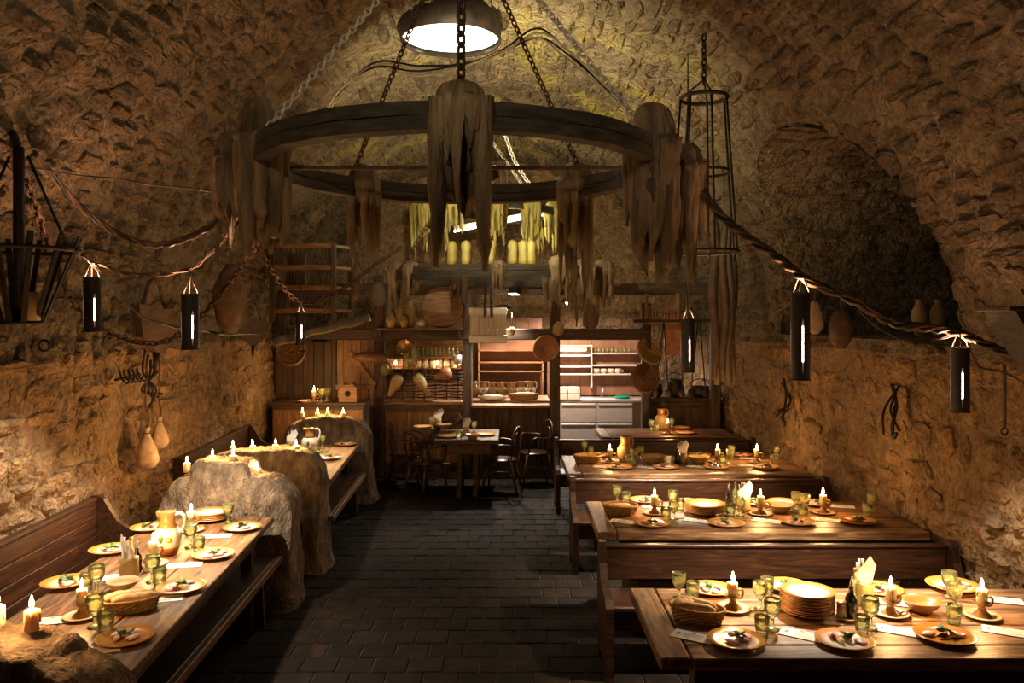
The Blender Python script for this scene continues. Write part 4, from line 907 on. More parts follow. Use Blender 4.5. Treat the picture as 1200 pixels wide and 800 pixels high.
# added wheel, unseen above the viewer; its floodlights fill the front of the wax
C4 = Vector((-.3, .1, 3.4))
c4 = empty('wheel_chandelier', C4, 0, 'added wheel chandelier with fill floodlights, above the viewer and outside the picture', 'chandelier', 'wagon wheel chandeliers')
ring(MB(), (0, 0, 0), R1, .14, .045).build('rim', 'wheel_wood', c4)
for a in (30, 150, 270): MB().chain([rimp(C4, R1, a, .09), Vector((0, 0, 1.68))], .07, .04, .008).build('chain', 'rust', c4); wax(c4, rimp(C4, R1, a + 40, .05), .26, .14, rdrips(7, .5, .2, .035, rv), a * .03 + 2)
flood('floodlight', C4 + rimp(C4, R1, 110, .16), (-1.0, 3.4, 4.8), 'added fill floodlight on the unseen wheel above the viewer, aimed at the left vault', e=.15, spot=120, col=(1, .8, .5))
flood('floodlight', C4 + rimp(C4, R1, 70, .16), (.9, 3.2, 4.8), 'added fill floodlight on the unseen wheel above the viewer, aimed at the right vault', e=.15, spot=120, col=(1, .8, .5))
# tube lanterns: black iron pipes with slits, open at both ends
def lantern(p, h, r, label, hang, e=1.0, slits=(0, 1, 2, 3), up=1.0, aim=(0, 0, -1), spot=104, turn=.4):
    o = empty('tube_lantern', p, 0, label, 'lantern', 'black tube lanterns'); n, m_ = 48, 6; vs, fs = [], []
    turn = math.atan2(-p[1], -p[0]) + math.radians(11)
    zs = [-h / 2, -h * .42, -h * .18, h * .05, h * .2, h * .34, h / 2]
    for z in zs:
        for i in range(n): a = 2 * PI * i / n + turn; vs.append((r * math.cos(a), r * math.sin(a), z))
    for j in range(m_):
        for i in range(n):
            if j in (1, 2, 3) and i % 12 == 0 and (i // 12) in slits: continue
            fs.append((j * n + i, j * n + (i + 1) % n, (j + 1) * n + (i + 1) % n, (j + 1) * n + i))
    MB().add(vs, fs, True).build('pipe', 'cable_black', o)
    ri = MB()
    for z in (-h / 2, h / 2): ri.tube([(r * math.cos(t), r * math.sin(t), z) for t in [2 * PI * k / 24 for k in range(25)]], .005, 6, cap=False)
    ri.build('rim', 'iron', o)
    MB().lathe([(r * .25, -h * .3), (r * .55, -h * .28), (r * .55, h * .1), (r * .25, h * .12)], 12).build('bulb', 'slit_glow', o)
    wr = MB(); hp = Vector(hang) - Vector(p)
    for k in range(3): a = 2 * PI * k / 3; wr.tube([(r * math.cos(a), r * math.sin(a), h / 2), (r * .3 * math.cos(a), r * .3 * math.sin(a), h / 2 + .09), hp], .004, 5)
    wr.build('hanger', 'iron', o)
    pass
    light('lantern_downlight', 'SPOT', (0, 0, -h / 2 - .03), L_DOWN * e, (1, .85, .64), o, .035, (aim[0], aim[1], -h / 2 - .03 + aim[2]), spot, .7)
    if up: light('lantern_uplight', 'SPOT', (0, 0, h / 2 - .03), L_UP * up, (1, .50, .27), o, .03, (0, 0, h / 2 + 1), 150, 1.0)
    return o
LN = [(938, 394, 4.75, .51, .055, 'tall black tube lantern with a bright slit above the nearest right table', (940, 326), 2.0, 1.0),
      (1125, 445, 4.7, .37, .052, 'short black tube lantern low on the right stone wall', (1123, 390), .25, .9),
      (806, 405, 7.05, .46, .06, 'dim tube lantern in the dark beside the kitchen above the middle right table', (806, 52), 2.6, .6),
      (108, 357, 4.75, .315, .048, 'black tube lantern beside the iron fire basket on the left', (107, 308), .7, 1.2),
      (223, 377, 5.45, .37, .058, 'black tube lantern with pink-lit slits above the long left table', (225, 314), 1.4, 1.2)]
for px, py, Y, h, r, lb, hg, e, up in LN:
    lantern(at(px, py, Y), h, r, lb, at(hg[0], hg[1], Y), e, up=up)
lantern(at(352, 385, 8.7), .34, .05, 'dim tube lantern above the shorter left table', at(352, 320, 8.7), .6, up=.6)
# ---------------------------------------------------------------- kitchen partition and everything in it
PY = 11.5
def kx(px, Y=PY): return (px - 600) / F * Y
def kz(py, Y=PY): return CZ - (py - 375) / F * Y
pt = empty('partition', (0, PY, 0), 0, 'timber partition of posts, planks and hatches before the kitchen', 'partition', kind='structure')
def post(px, w, z1, y=0.0, mat='dark_wood'): plank('post', mat, pt, kx(px) - w / 2, kx(px) + w / 2, y - w / 2, y + w / 2, 0, z1, .015, 'z')
post(445, .15, 2.9); post(548, .14, 3.0); post(650, .15, 2.9); post(757, .13, 2.5); post(330, .16, 2.7); post(393, .1, 2.2); post(838, .14, 2.8)
plank('lintel', 'dark_wood', pt, kx(437), kx(760), -.09, .09, kz(398), kz(385), .012)
plank('lintel', 'dark_wood', pt, kx(325), kx(446), -.06, .06, kz(397), kz(385), .01)
plank('beam', 'dark_wood', pt, kx(325), kx(845), -.08, .08, 2.62, 2.78, .012)
for a, b, z in ((451, 543, kz(469)), (553, 644, kz(473))): plank('sill', 'warm_wood', pt, kx(a), kx(b), -.14, .12, z - .05, z, .008)
for a, b, z, n in ((451, 543, kz(474), 7), (553, 644, kz(478), 6), (331, 392, kz(400), 5)):   # boarded half walls
    w_ = (kx(b) - kx(a)) / n
    for k in range(n): plank('board', 'dark_wood' if a != 451 else 'warm_wood', pt, kx(a) + k * w_ + .003, kx(a) + (k + 1) * w_ - .003, -.02 + RND.uniform(-.006, .006), .02, 0, z, .004, 'z')
for p0, p1 in (((452, 552), (540, 486)),): MB().bar((kx(p0[0]), -.05, kz(p0[1])), (kx(p1[0]), -.05, kz(p1[1])), .05, .11).build('brace', 'dark_wood', pt)
plank('rail', 'dark_wood', pt, kx(451), kx(543), -.06, -.02, .1, .22, .006); plank('rail', 'dark_wood', pt, kx(451), kx(543), -.06, -.02, .95, 1.04, .006)
# plank door with diagonal brace, left of the first hatch
dr = empty('door_1', (kx(418), PY - .03, 0), 0, 'plank door with a diagonal brace beside the lit bottle hatch', 'door', kind='structure')
for k in range(5): plank('plank', 'warm_wood', dr, -.29 + k * .118, -.29 + k * .118 + .114, -.02, .02, .05, kz(398), .004, 'z')
MB().bar((-.1, -.045, kz(412)), (.27, -.045, kz(452)), .04, .09).build('brace', 'warm_wood', dr)
plank('rail', 'warm_wood', dr, -.29, .3, -.045, -.021, kz(456), kz(450), .004); plank('rail', 'warm_wood', dr, -.29, .3, -.045, -.021, .2, .3, .004)
# kitchen side and rear panelling
for i, (a, b) in enumerate(((-3.2, -.63), (-.63, .52))):
    r = empty('wall_panel', ((a + b) / 2, 13.9, 0), 0, ('plank', 'dark plank')[i] + ' panelling behind the kitchen ' + ('bottle shelves', 'jug counter')[i], 'panelling', kind='structure')
    n = int((b - a) / .2)
    for k in range(n): w_ = (b - a) / n; plank('board', 'warm_wood' if i == 0 else 'tile_red', r, -(b - a) / 2 + k * w_ + .002, -(b - a) / 2 + (k + 1) * w_ - .002, -.015, .015, 0, 2.3, .003, 'z')
def shelf_unit(name, px0, px1, Y, rows, depth, label, mat='warm_wood', sides=True, back=None):
    x0, x1 = kx(px0, Y), kx(px1, Y); r = empty(name, ((x0 + x1) / 2, Y, 0), 0, label, 'shelf'); h = (x1 - x0) / 2
    for py in rows: plank('shelf_board', mat, r, -h, h, 0, depth, kz(py, Y) - .025, kz(py, Y), .004)
    if sides:
        for s in (-h, h - .03): plank('side', mat, r, s, s + .03, 0, depth, 0, kz(min(rows), Y) + .12, .004, 'z')
    if back: plank('back', back, r, -h, h, depth, depth + .02, kz(max(rows), Y), kz(min(rows), Y) + .35, .004)
    return r
# lit bottle hatch
shelf_unit('bottle_shelf', 452, 543, 12.7, (419, 431.5, 445), .24, 'warm-lit wooden shelf of jars and bottles in the left hatch', back='warm_wood')
K('small_bottle', ('body', MB().lathe([(.02, 0), (.026, .003), (.026, .08), (.012, .105), (.011, .13), (.003, .131)], 12), 'jar_glass', None), ('cap', MB().lathe([(.013, .13), (.013, .145), (.003, .146)], 10), 'brass', None))
K('jar', ('body', MB().lathe([(.04, 0), (.052, .006), (.055, .06), (.05, .1), (.042, .115), (.003, .116)], 14), 'cup_white', None), ('lid', MB().lathe([(.044, .115), (.046, .13), (.02, .138), (.003, .14)], 14), 'clay', None))
nth = 'first second third fourth fifth sixth seventh eighth ninth tenth eleventh twelfth'.split()
for k in range(10): spawn('small_bottle', 'small_bottle', (kx(490 + k * 5.1, 12.78), 12.82, kz(419, 12.7)), nth[k] + ' small green bottle from the left on the upper hatch shelf', 'bottle', 'bottles in the left hatch')
for k in range(6): spawn('jar', 'preserve_jar', (kx(490 + k * 8.3, 12.78), 12.84, kz(431.5, 12.7)), nth[k] + ' preserve jar from the left on the lit hatch shelf', 'jar', 'jars in the left hatch', 0, .95)
for k in range(5): spawn('jar', 'preserve_jar', (kx(470 + k * 9, 12.78), 12.84, kz(445, 12.7)), nth[k] + ' preserve jar from the left on the bottom hatch shelf', 'jar', 'jars in the left hatch', 0, .9)
for k, px in enumerate((463, 512, 538)):
    r = empty('shelf_bulb', (kx(px, 12.7), 12.74, kz(419, 12.7) - .0865), 0, nth[k] + ' glowing bulb from the left in the bottle hatch', 'bulb', 'bulbs in the left hatch')
    MB().ell((0, 0, 0), (.028, .028, .034), 12, 8).build('globe', 'bulb_warm', r); MB().lathe([(.012, .03), (.014, .06), (.004, .062)], 10).build('socket', 'brass', r)
    light('bulb_light', 'POINT', (0, 0, 0), 55, (1, .55, .22), r, .03)
K('tall_flask', ('body', MB().lathe([(.04, 0), (.046, .005), (.046, .2), (.03, .24), (.016, .26), (.016, .3), (.004, .302)], 14), 'jar_glass', None), ('stopper', MB().lathe([(.018, .3), (.02, .325), (.006, .33)], 10), 'brass', None))
spawn('tall_flask', 'tall_flask', (kx(475), 11.55, kz(431)), 'clear tall flask hanging in the bottle hatch', 'flask'); spawn('tall_flask', 'tall_flask', (kx(484), 11.62, kz(428)), 'second tall flask beside the clear one in the bottle hatch', 'flask')
# wattle fence across the hatch
wf = empty('wattle_fence', (kx(497), PY + .07, kz(469)), 0, 'dark woven wattle hurdle behind the left hatch sill', 'fence'); hw = (kx(541) - kx(453)) / 2
for k in range(9): MB().tube([(-hw + 2 * hw * t / 24, .025 * math.sin(t * 1.57 * 2 / 2 + PI * k), .04 + k * .043 + .006 * math.sin(t + k)) for t in range(25)], .014, 6).build('withy', 'dark_wood', wf)
for k in range(7): plank('stake', 'dark_wood', wf, -hw + .06 + k * (2 * hw - .12) / 6 - .012, -hw + .06 + k * (2 * hw - .12) / 6 + .012, -.012, .012, 0, .45, .003, 'z')
# hanging hams and gourds in the hatch
def hang(name, px, py, Y, mb, mat, label, cat, hook_py, rot=(0, 0, 0), part='body', cord='rope'):
    p = at(px, py, Y); r = empty(name, p, 0, label, cat); b = mb.build(part, mat, r); b.rotation_euler = rot
    MB().tube([(0, 0, .02), (.004, 0, (py - hook_py) / F * Y)], .005, 6).build('cord', cord, r); return r
gourd = lambda L, a: MB().lathe([(.012, -L / 2), (a * .7, -L * .45), (a, -L * .25), (a * .85, 0), (a * .55, L * .2), (a * .38, L * .38), (a * .45, L * .46), (.01, L / 2)], 16)
hang('gourd', 462, 452, 11.35, gourd(.34, .085), 'clay', 'pale gourd flask tilted left in the bottle hatch', 'gourd', 398, (0, PI + .5, 0))
hang('gourd', 495, 451, 11.35, gourd(.36, .085), 'clay', 'pale gourd flask tilted right in the bottle hatch', 'gourd', 398, (0, PI - .6, 0))
hang('ham', 519, 439, 11.35, gourd(.26, .09), 'terracotta', 'reddish smoked ham on a spike in the bottle hatch', 'ham', 398, (0, -1.9, 0))
hang('pan', 474, 407, 11.4, MB().lathe([(.01, -.03), (.1, -.02), (.115, .03), (.105, .03), (.09, -.01), (.01, -.02)], 20), 'brass', 'small brown pan hanging at the hatch lintel', 'pan', 396, (1.2, 0, 0))
hang('dipper', 536, 420, 11.4, MB().lathe([(.01, -.09), (.06, -.07), (.065, .05), (.06, .05), (.05, -.06), (.01, -.07)], 16), 'steel', 'steel dipper hanging at the right of the bottle hatch', 'dipper', 396)
hang('trough', 434, 418.5, 11.2, MB().ell((0, 0, 0), (.26, .1, .075), 20, 8), 'warm_wood', 'boat-shaped orange wooden trough hanging on three cords', 'trough', 395, (.2, .04, 0))
hang('glass_lamp', 452, 432, 11.25, MB().ell((0, 0, 0), (.085, .085, .1), 14, 9), 'jar_glass', 'round glass float hanging beside the trough', 'float', 396)
# upper shelf over the hatch: amphorae, jars, ball, drum
us = empty('jar_shelf', (kx(492), PY - .05, 0), 0, 'dark shelf board over the left hatch carrying clay jars', 'shelf'); plank('board', 'warm_wood', us, -.6, .62, -.18, .2, kz(384) - .03, kz(384), .006)
for sx in (-.55, .57): plank('bracket', 'dark_wood', us, sx - .02, sx + .02, -.1, .1, kz(396), kz(384) - .031, .004)
zt = kz(384) + .001
amph = lambda h, r: MB().lathe([(r * .5, 0), (r * .6, .01), (r * .8, h * .25), (r, h * .5), (r * .95, h * .68), (r * .5, h * .85), (r * .42, h * .92), (r * .5, h), (.01, h * .99)], 18)
for px, h, r, lb in ((467, .36, .075, 'left tall clay amphora on the upper shelf'), (481, .38, .075, 'right tall clay amphora on the upper shelf'), (459, .2, .075, 'squat clay jar at the left of the upper shelf'), (474, .17, .06, 'small clay pot between the two amphorae')):
    tag(amph(h, r).build('clay_jar', 'clay', None, (kx(px, 11.4), 11.4 - (.07 if h < .3 else -.03), zt)), lb, 'jar', 'clay jars over the hatch')
tag(MB().ell((0, 0, .055), (.065, .065, .055), 14, 9, wob=.2).build('stone_ball', 'cup_white', None, (kx(494, 11.4), 11.38, zt)), 'pale round loaf-like ball on the upper shelf', 'ball')
dm = empty('drum', (kx(518, 11.4), 11.42, zt + .29), 0, 'big round wooden drum sieve leaning on the upper shelf', 'drum')
o = MB().lathe([(.27, -.06), (.29, -.06), (.29, .06), (.27, .06)], 36, True).build('hoop', 'warm_wood', dm); o.rotation_euler = (PI / 2 - .15, 0, 0)
o = MB().lathe([(.01, -.01), (.272, -.01), (.272, .0), (.01, .0)], 36, False).build('skin', 'leather', dm); o.rotation_euler = (PI / 2 - .15, 0, 0)
# white slatted shutter
sh = empty('shutter', at(572, 380, 11.15), 0, 'whitewashed plank shutter hanging from a chain above the middle hatch', 'shutter')
for k in range(4): o = plank('plank', 'pale_wood', sh, -.25 + k * .127, -.25 + k * .127 + .12, -.012, .012, -.26, .22, .004, 'z')
for z in (.18, -.2): plank('rail', 'pale_wood', sh, -.26, .26, -.04, -.013, z - .05, z + .05, .004)
MB().chain([(-.04, -.06, .12), (-.03, -.06, .62)], .07, .04, .008).chain([(.05, -.06, .12), (.04, -.06, .62)], .07, .04, .008).build('chain', 'iron', sh)
# jug counter in the middle hatch
ct = empty('counter', (kx(598), 12.05, 0), 0, 'wooden counter behind the middle hatch with white jugs', 'counter')
plank('top', 'warm_wood', ct, -.62, .58, -.4, .45, 1.05, 1.09, .006); plank('front', 'dark_wood', ct, -.6, .56, -.33, -.3, 0, 1.045, .004)
for k, px in enumerate((556, 566.5, 577, 588, 600, 611, 622)):
    spawn('jug' if k in (1, 5, 6) else 'jug_clay', 'jug', (kx(px, 12.2), 12.22, 1.091), nth[k] + ' jug from the left in the row on the hatch counter', 'jug', 'jugs on the hatch counter', .15, .86)
for n_, px, lb in (('tray', 577, 'white oval tray on the middle hatch sill'), ):
    tag(MB().lathe([(.1, 0), (.19, .012), (.205, .05), (.12, .075), (.04, .085), (.01, .086)], 28, sy=.6).build(n_, 'cup_white', None, (kx(px, 11.7), 11.75, 1.091)), lb, 'tray')
b_, r_ = basket(.44, .26, .085); rt = empty('bread_basket', (kx(614, 11.7), 11.76, 1.091), 0, 'long flat wicker basket with a pale cloth on the hatch sill', 'basket'); b_.build('body', 'wicker', rt); r_.build('rim', 'wicker', rt)
MB().ell((0, 0, .085), (.19, .1, .03), 16, 8, wob=.3).build('cloth', 'napkin', rt)
shelf_unit('wall_shelf', 560, 637, 13.55, (410, 424, 434.5), .25, 'pale-edged wooden wall shelf behind the jug counter', back='tile_red')
# steel kitchen counter
sc = empty('steel_counter', (kx(699, 13.7), 13.95, 0), 0, 'stainless steel kitchen counter with four drawers', 'counter'); W = .63
MB().box(-W, W, -.22, .3, 0, .86, .004).build('body', 'steel', sc); MB().box(-W - .02, W + .25, -.25, .32, .865, .905, .004).build('top', 'steel', sc)
MB().box(W + .004, W + .22, -.1, .3, 0, .86, .004).build('side_unit', 'steel', sc)
for cx_ in (-W / 2, W / 2):
    for z0, z1 in ((.52, .84), (.18, .5)):
        d = MB().box(cx_ - W / 2 + .012, cx_ + W / 2 - .012, -.242, -.222, z0, z1, .004).build('drawer', 'steel', sc)
        MB().box(cx_ - W / 2 + .03, cx_ + W / 2 - .03, -.268, -.243, z1 - .035, z1 - .012, .004).build('handle', 'steel', d)
MB().tube(smooth_path([(.15, .2, .9), (.15, .2, 1.03), (.15, .12, 1.06), (.15, .08, 1.0)]), .012, 8).build('tap', 'steel', sc)
bw = empty('tile_splashback', (kx(700, 14.3), 14.28, 0), 0, 'reddish tiled splashback behind the steel counter', 'splashback', kind='structure')
for i in range(9):
    for j in range(5): MB().box(-.9 + i * .2 + .002, -.9 + (i + 1) * .2 - .002, -.01, .01, .92 + j * .2 + .002, .92 + (j + 1) * .2 - .002, .003).build('tile', 'tile_red', bw)
for k, (px, s_) in enumerate(((658, 1), (672.5, 1))):
    r = empty('white_box', (kx(px, 13.75), 13.8, .906), 0, ('left', 'right')[k] + ' white carton on the steel counter', 'box', 'cartons on the steel counter')
    MB().box(-.1, .1, -.12, .12, 0, .2, .004).build('carton', 'cup_white', r); MB().box(-.101, .101, -.121, .121, .1, .112, .001).build('strap', 'print_ink', r)
tag(MB().lathe([(.09, 0), (.12, .005), (.15, .04), (.145, .042), (.115, .012), (.01, .01)], 26, sy=.7).build('tray', 'green_plastic', None, (kx(730, 13.75), 13.85, .906)), 'green plastic tray at the end of the steel counter', 'tray')
ks = empty('kitchen_shelf', (kx(694, 14.1), 14.05, 0), 0, 'open kitchen shelf with glasses and cups above the steel counter', 'shelf'); kzz = lambda py: kz(py, 14.0)
for a, b, py in ((-.68, -.02, 404.5), (-.68, -.02, 416), (-.68, -.02, 429), (-.68, -.02, 438), (.0, .78, 413.5), (.0, .78, 427.5), (.0, .68, 438)): plank('shelf_board', 'pale_wood', ks, a, b, 0, .22, kzz(py) - .025, kzz(py), .003)
plank('upright', 'pale_wood', ks, -.02, .0, -.01, .2, kzz(455), kzz(404), .003, 'z')
for k in range(9): spawn('tumbler', 'green_glass', (kx(697 + k * 5.1, 14.1), 14.15, kzz(413.5) + .001), nth[k] + ' green glass from the left on the kitchen shelf', 'glass', 'glasses on the kitchen shelf', 0, .85)
K('cup', ('body', MB().lathe([(.03, 0), (.035, .003), (.052, .03), (.05, .075), (.047, .075), (.045, .035), (.003, .01)], 16), 'cup_white', None), ('handle', MB().tube(smooth_path([(.05, 0, .06), (.075, 0, .055), (.075, 0, .03), (.05, 0, .025)]), .006, 6), 'cup_white', None))
for k in range(4): spawn('cup', 'cup', (kx(699.5 + k * 8.3, 14.1), 14.14, kzz(438) + .001), nth[k] + ' white cup from the left hanging under the kitchen shelf', 'cup', 'cups on the kitchen shelf', 0, 1.15)
kl = empty('strip_lamp', (kx(670, 14.0), 14.1, kzz(404.5) - .0755), 0, 'pale strip lamp under the kitchen shelf', 'lamp'); MB().box(-.27, .27, -.03, .03, .0, .05, .004).build('housing', 'cup_white', kl); MB().tube([(-.26, 0, -.012), (.26, 0, -.012)], .012, 8).build('tube', 'tube_white', kl)
light('strip_light', 'AREA', (0, -.06, -.04), 40, (1, .80, .64), kl, (.5, .06), (0, -.35, -1))
kb = empty('kitchen_ceiling_lamp', (.9, 12.9, 2.55), 0, 'small kitchen lamp above the steel counter', 'lamp'); MB().lathe([(.06, .06), (.16, 0), (.155, -.005), (.05, .05)], 20).build('shade', 'iron', kb); MB().ell((0, 0, .0), (.04, .04, .05), 10, 8).build('bulb', 'tube_white', kb); MB().tube([(0, 0, .05), (0, 0, 2.4)], .006, 6).build('cord', 'cable_black', kb)
light('kitchen_light', 'SPOT', (0, 0, -.07), 200, (1, .78, .64), kb, .06, (.1, .25, -1), 150, .5)
kb = empty('kitchen_ceiling_lamp', (-.15, 12.9, 2.45), 0, 'small kitchen lamp above the jug counter', 'lamp'); MB().lathe([(.06, .06), (.16, 0), (.155, -.005), (.05, .05)], 20).build('shade', 'iron', kb); MB().ell((0, 0, .0), (.04, .04, .05), 10, 8).build('bulb', 'tube_white', kb); MB().tube([(0, 0, .05), (0, 0, 2.5)], .006, 6).build('cord', 'cable_black', kb)
light('kitchen_light', 'SPOT', (0, 0, -.07), 200, (1, .74, .55), kb, .06, (0, -.1, -1), 140, .5)
# round wicker sieve, straw hats and pans by the posts
def disc_basket(name, px, py, Y, r, label, mat, rot, hook):
    o = empty(name, at(px, py, Y), 0, label, 'basket'); a = MB(); n = 30
    for k in range(7): rr = r * (.2 + .8 * k / 6); a.tube([(rr * math.cos(t), rr * math.sin(t), -.05 * (1 - (k / 6) ** 2) + .006 * math.sin(t * 12 + PI * k)) for t in [2 * PI * q / n for q in range(n + 1)]], r * .075, 5)
    w1 = a.build('weave', mat, o); w1.rotation_euler = rot
    q = MB().tube([(r * math.cos(t), r * math.sin(t), 0) for t in [2 * PI * q / n for q in range(n + 1)]], r * .1, 7).build('rim', mat, o); q.rotation_euler = rot
    s_ = MB().lathe([(.005, -.06), (r * .5, -.052), (r * .97, -.005), (r * .97, .0), (r * .5, -.045), (.005, -.055)], 26).build('base', mat, o); s_.rotation_euler = rot
    MB().tube([(0, 0, r * .9), (0, .02, (py - hook) / F * Y)], .005, 5).build('cord', 'rope', o)
disc_basket('wicker_sieve', 640, 408, 11.36, .175, 'round wicker sieve hanging on the post between hatch and kitchen', 'terracotta', (PI / 2 + .1, 0, .1), 385)
disc_basket('straw_basket', 762, 411, 11.38, .19, 'oval straw basket hanging right of the kitchen shelf', 'wicker', (1.1, .5, .2), 385)
disc_basket('dark_basket', 757, 443, 11.38, .2, 'dark round basket hanging below the straw basket', 'dark_wicker', (1.4, 0, .2), 420)
disc_basket('wicker_tray', 341, 410, 10.9, .2, 'round wicker tray hanging on the dark left partition', 'dark_wicker', (PI / 2 - .1, 0, -.1), 385)
# hearth cabinet with iron pots on the right
hc = empty('hearth_cabinet', (kx(800, 11.85), 11.88, 0), 0, 'dark wooden cabinet right of the kitchen carrying iron pots', 'cabinet')
plank('top', 'dark_wood', hc, -.52, .5, -.25, .3, 1.08, 1.13, .006); MB().box(-.5, .48, -.22, .28, 0, 1.078, .006).build('body', 'dark_wood', hc)
for s_ in (-.25, .24): plank('door', 'dark_wood', hc, s_ - .22, s_ + .22, -.245, -.222, .1, 1.0, .005, 'z')
pot = lambda r, h: MB().lathe([(r * .5, 0), (r * .9, h * .15), (r, h * .45), (r * .85, h * .85), (r * .92, h), (r * .86, h), (r * .78, h * .84), (r * .85, h * .4), (.01, h * .1)], 20)
for px, r, h, lb in ((768, .11, .2, 'left iron pot on the hearth cabinet'), (791, .13, .26, 'middle iron cauldron on the hearth cabinet'), (820, .15, .16, 'wide iron pan on the hearth cabinet')):
    rt = empty('iron_pot', (kx(px, 11.8), 11.8, 1.131), 0, lb, 'pot', 'iron pots on the hearth'); pot(r, h).build('body', 'iron', rt)
    MB().tube([(r * math.cos(t), 0, h + r * .7 * math.sin(t)) for t in [PI * k / 12 for k in range(13)]], .007, 6).build('bail', 'iron', rt)
rp = tag(MB().box(-.14, .14, -.015, .015, -.3, .3, .005).build('red_board', 'terracotta', None, at(790, 392, 11.4)), 'plain reddish board hanging behind the fire irons', 'board')
fr = empty('wooden_rack', at(776, 362, 11.3), 0, 'small yellow wooden rack with vertical bars above the hearth', 'rack')
for x in (-.22, .22): plank('upright', 'warm_wood', fr, x - .02, x + .02, -.02, .02, -.22, .22, .003, 'z')
for z in (-.2, .02): plank('rail', 'warm_wood', fr, -.2, .2, -.015, .015, z - .015, z + .015, .003)
for k in range(9): plank('bar', 'terracotta', fr, -.18 + k * .042, -.17 + k * .042, -.006, .006, -.185, .005, .001, 'z')
for k, (px, a) in enumerate(((772, .12), (781, -.06), (800, .03), (813, .1), (824, -.08))):
    r = empty('fire_iron', at(px, 425, 11.0), 0, nth[k] + ' long fire iron from the left hanging above the hearth cabinet', 'fire iron', 'fire irons above the hearth')
    b = MB().tube([(0, 0, -.4), (0, 0, .58)], .009, 6).build('shaft', 'iron', r); b.rotation_euler = (0, a, 0)
    b = MB().ell((0, 0, -.42), (.045, .012, .06), 10, 6).build('blade', 'iron', r); b.rotation_euler = (0, a, 0)
MB().bar(at(742, 376, 11.0), at(850, 376, 11.0), .04).build('iron_rail', 'iron'); tag(bpy.data.objects['iron_rail'], 'horizontal iron hanging rail above the hearth cabinet', 'rail')
# ---------------------------------------------------------------- back table and bentwood chairs
table('small_table', -.98, -.17, 10.05, 11.05, 'small dark table with four bentwood chairs before the kitchen', (.33, .66, 1), False, group=None, mat='dark_wood')
ct_ = 'small table before the kitchen'
lay_table(ct_, ct_, [('e', 497, 501, 0, 'empty orange plate at the left', 1.05), ('g', 505, 502, 0, 'beside the left plate', 1.15), ('napkin_crock', 513, 499, 0, 'clay crock with bright napkin', 1.2), ('bowl', 521, 502, 0, 'brown bowl in the middle', 1.0), ('e', 526, 512, 0, 'orange plate in front', 1.1), ('t', 538, 515, 0, 'before the front plate', 1.2), ('napkin_crock', 546, 508, .4, 'second clay crock with napkin, beside the post', 1.0), ('g', 556, 507, 0, 'right of the second crock', 1.1), ('bowl', 554, 514, 0, 'brown bowl at the right corner', .95), ('e', 568, 510, 0, 'orange plate at the right', 1.05)])
def chair(x, y, rz, label):
    k = 'bentwood'
    if k not in KIND:
        seat = MB().lathe([(.01, .435), (.2, .435), (.21, .445), (.205, .46), (.01, .455)], 26)
        ps = [('seat', seat, 'chair_wood', None)]
        for sx in (-1, 1):
            ps.append(('leg', MB().tube([(sx * .14, -.14, .44), (sx * .17, -.19, .2), (sx * .19, -.22, 0)], [.018, .016, .012], 8), 'chair_wood', None))
            ps.append(('leg', MB().tube([(sx * .13, .15, .44), (sx * .15, .2, .2), (sx * .17, .25, 0)], [.018, .016, .012], 8), 'chair_wood', None))
        ps.append(('ring_stretcher', MB().tube([(.165 * math.cos(t), .165 * math.sin(t), .25) for t in [2 * PI * q / 24 for q in range(25)]], .010, 6), 'chair_wood', None))
        ps.append(('back_hoop', MB().tube(smooth_path([(-.18, .13, .45), (-.2, .17, .65), (-.185, .2, .8), (-.1, .22, .86), (0, .225, .875), (.1, .22, .86), (.185, .2, .8), (.2, .17, .65), (.18, .13, .45)]), .013, 8), 'chair_wood', None))
        ps.append(('inner_hoop', MB().tube(smooth_path([(-.09, .15, .45), (-.1, .185, .65), (-.06, .205, .77), (0, .21, .79), (.06, .205, .77), (.1, .185, .65), (.09, .15, .45)]), .010, 8), 'chair_wood', None))
        ps.append(('arm', MB().tube(smooth_path([(-.2, .17, .66), (-.26, .05, .67), (-.25, -.1, .66), (-.18, -.14, .45)]), .012, 8), 'chair_wood', None))
        ps.append(('arm', MB().tube(smooth_path([(.2, .17, .66), (.26, .05, .67), (.25, -.1, .66), (.18, -.14, .45)]), .012, 8), 'chair_wood', None))
        K(k, *ps)
    spawn(k, 'bentwood_chair', (x, y, 0), label, 'chair', 'bentwood chairs at the small table', rz)
chair(-1.45, 10.85, PI / 2, 'dark bentwood armchair at the left side of the small table')
chair(-1.1, 10.25, 2.5, 'dark bentwood armchair nearest the viewer at the small table')
chair(-.14, 10.45, -PI / 2 - .2, 'dark bentwood armchair at the right side of the small table')
chair(.3, 11.0, -PI / 2 + .3, 'dark bentwood armchair beside the kitchen post, apart from the table')
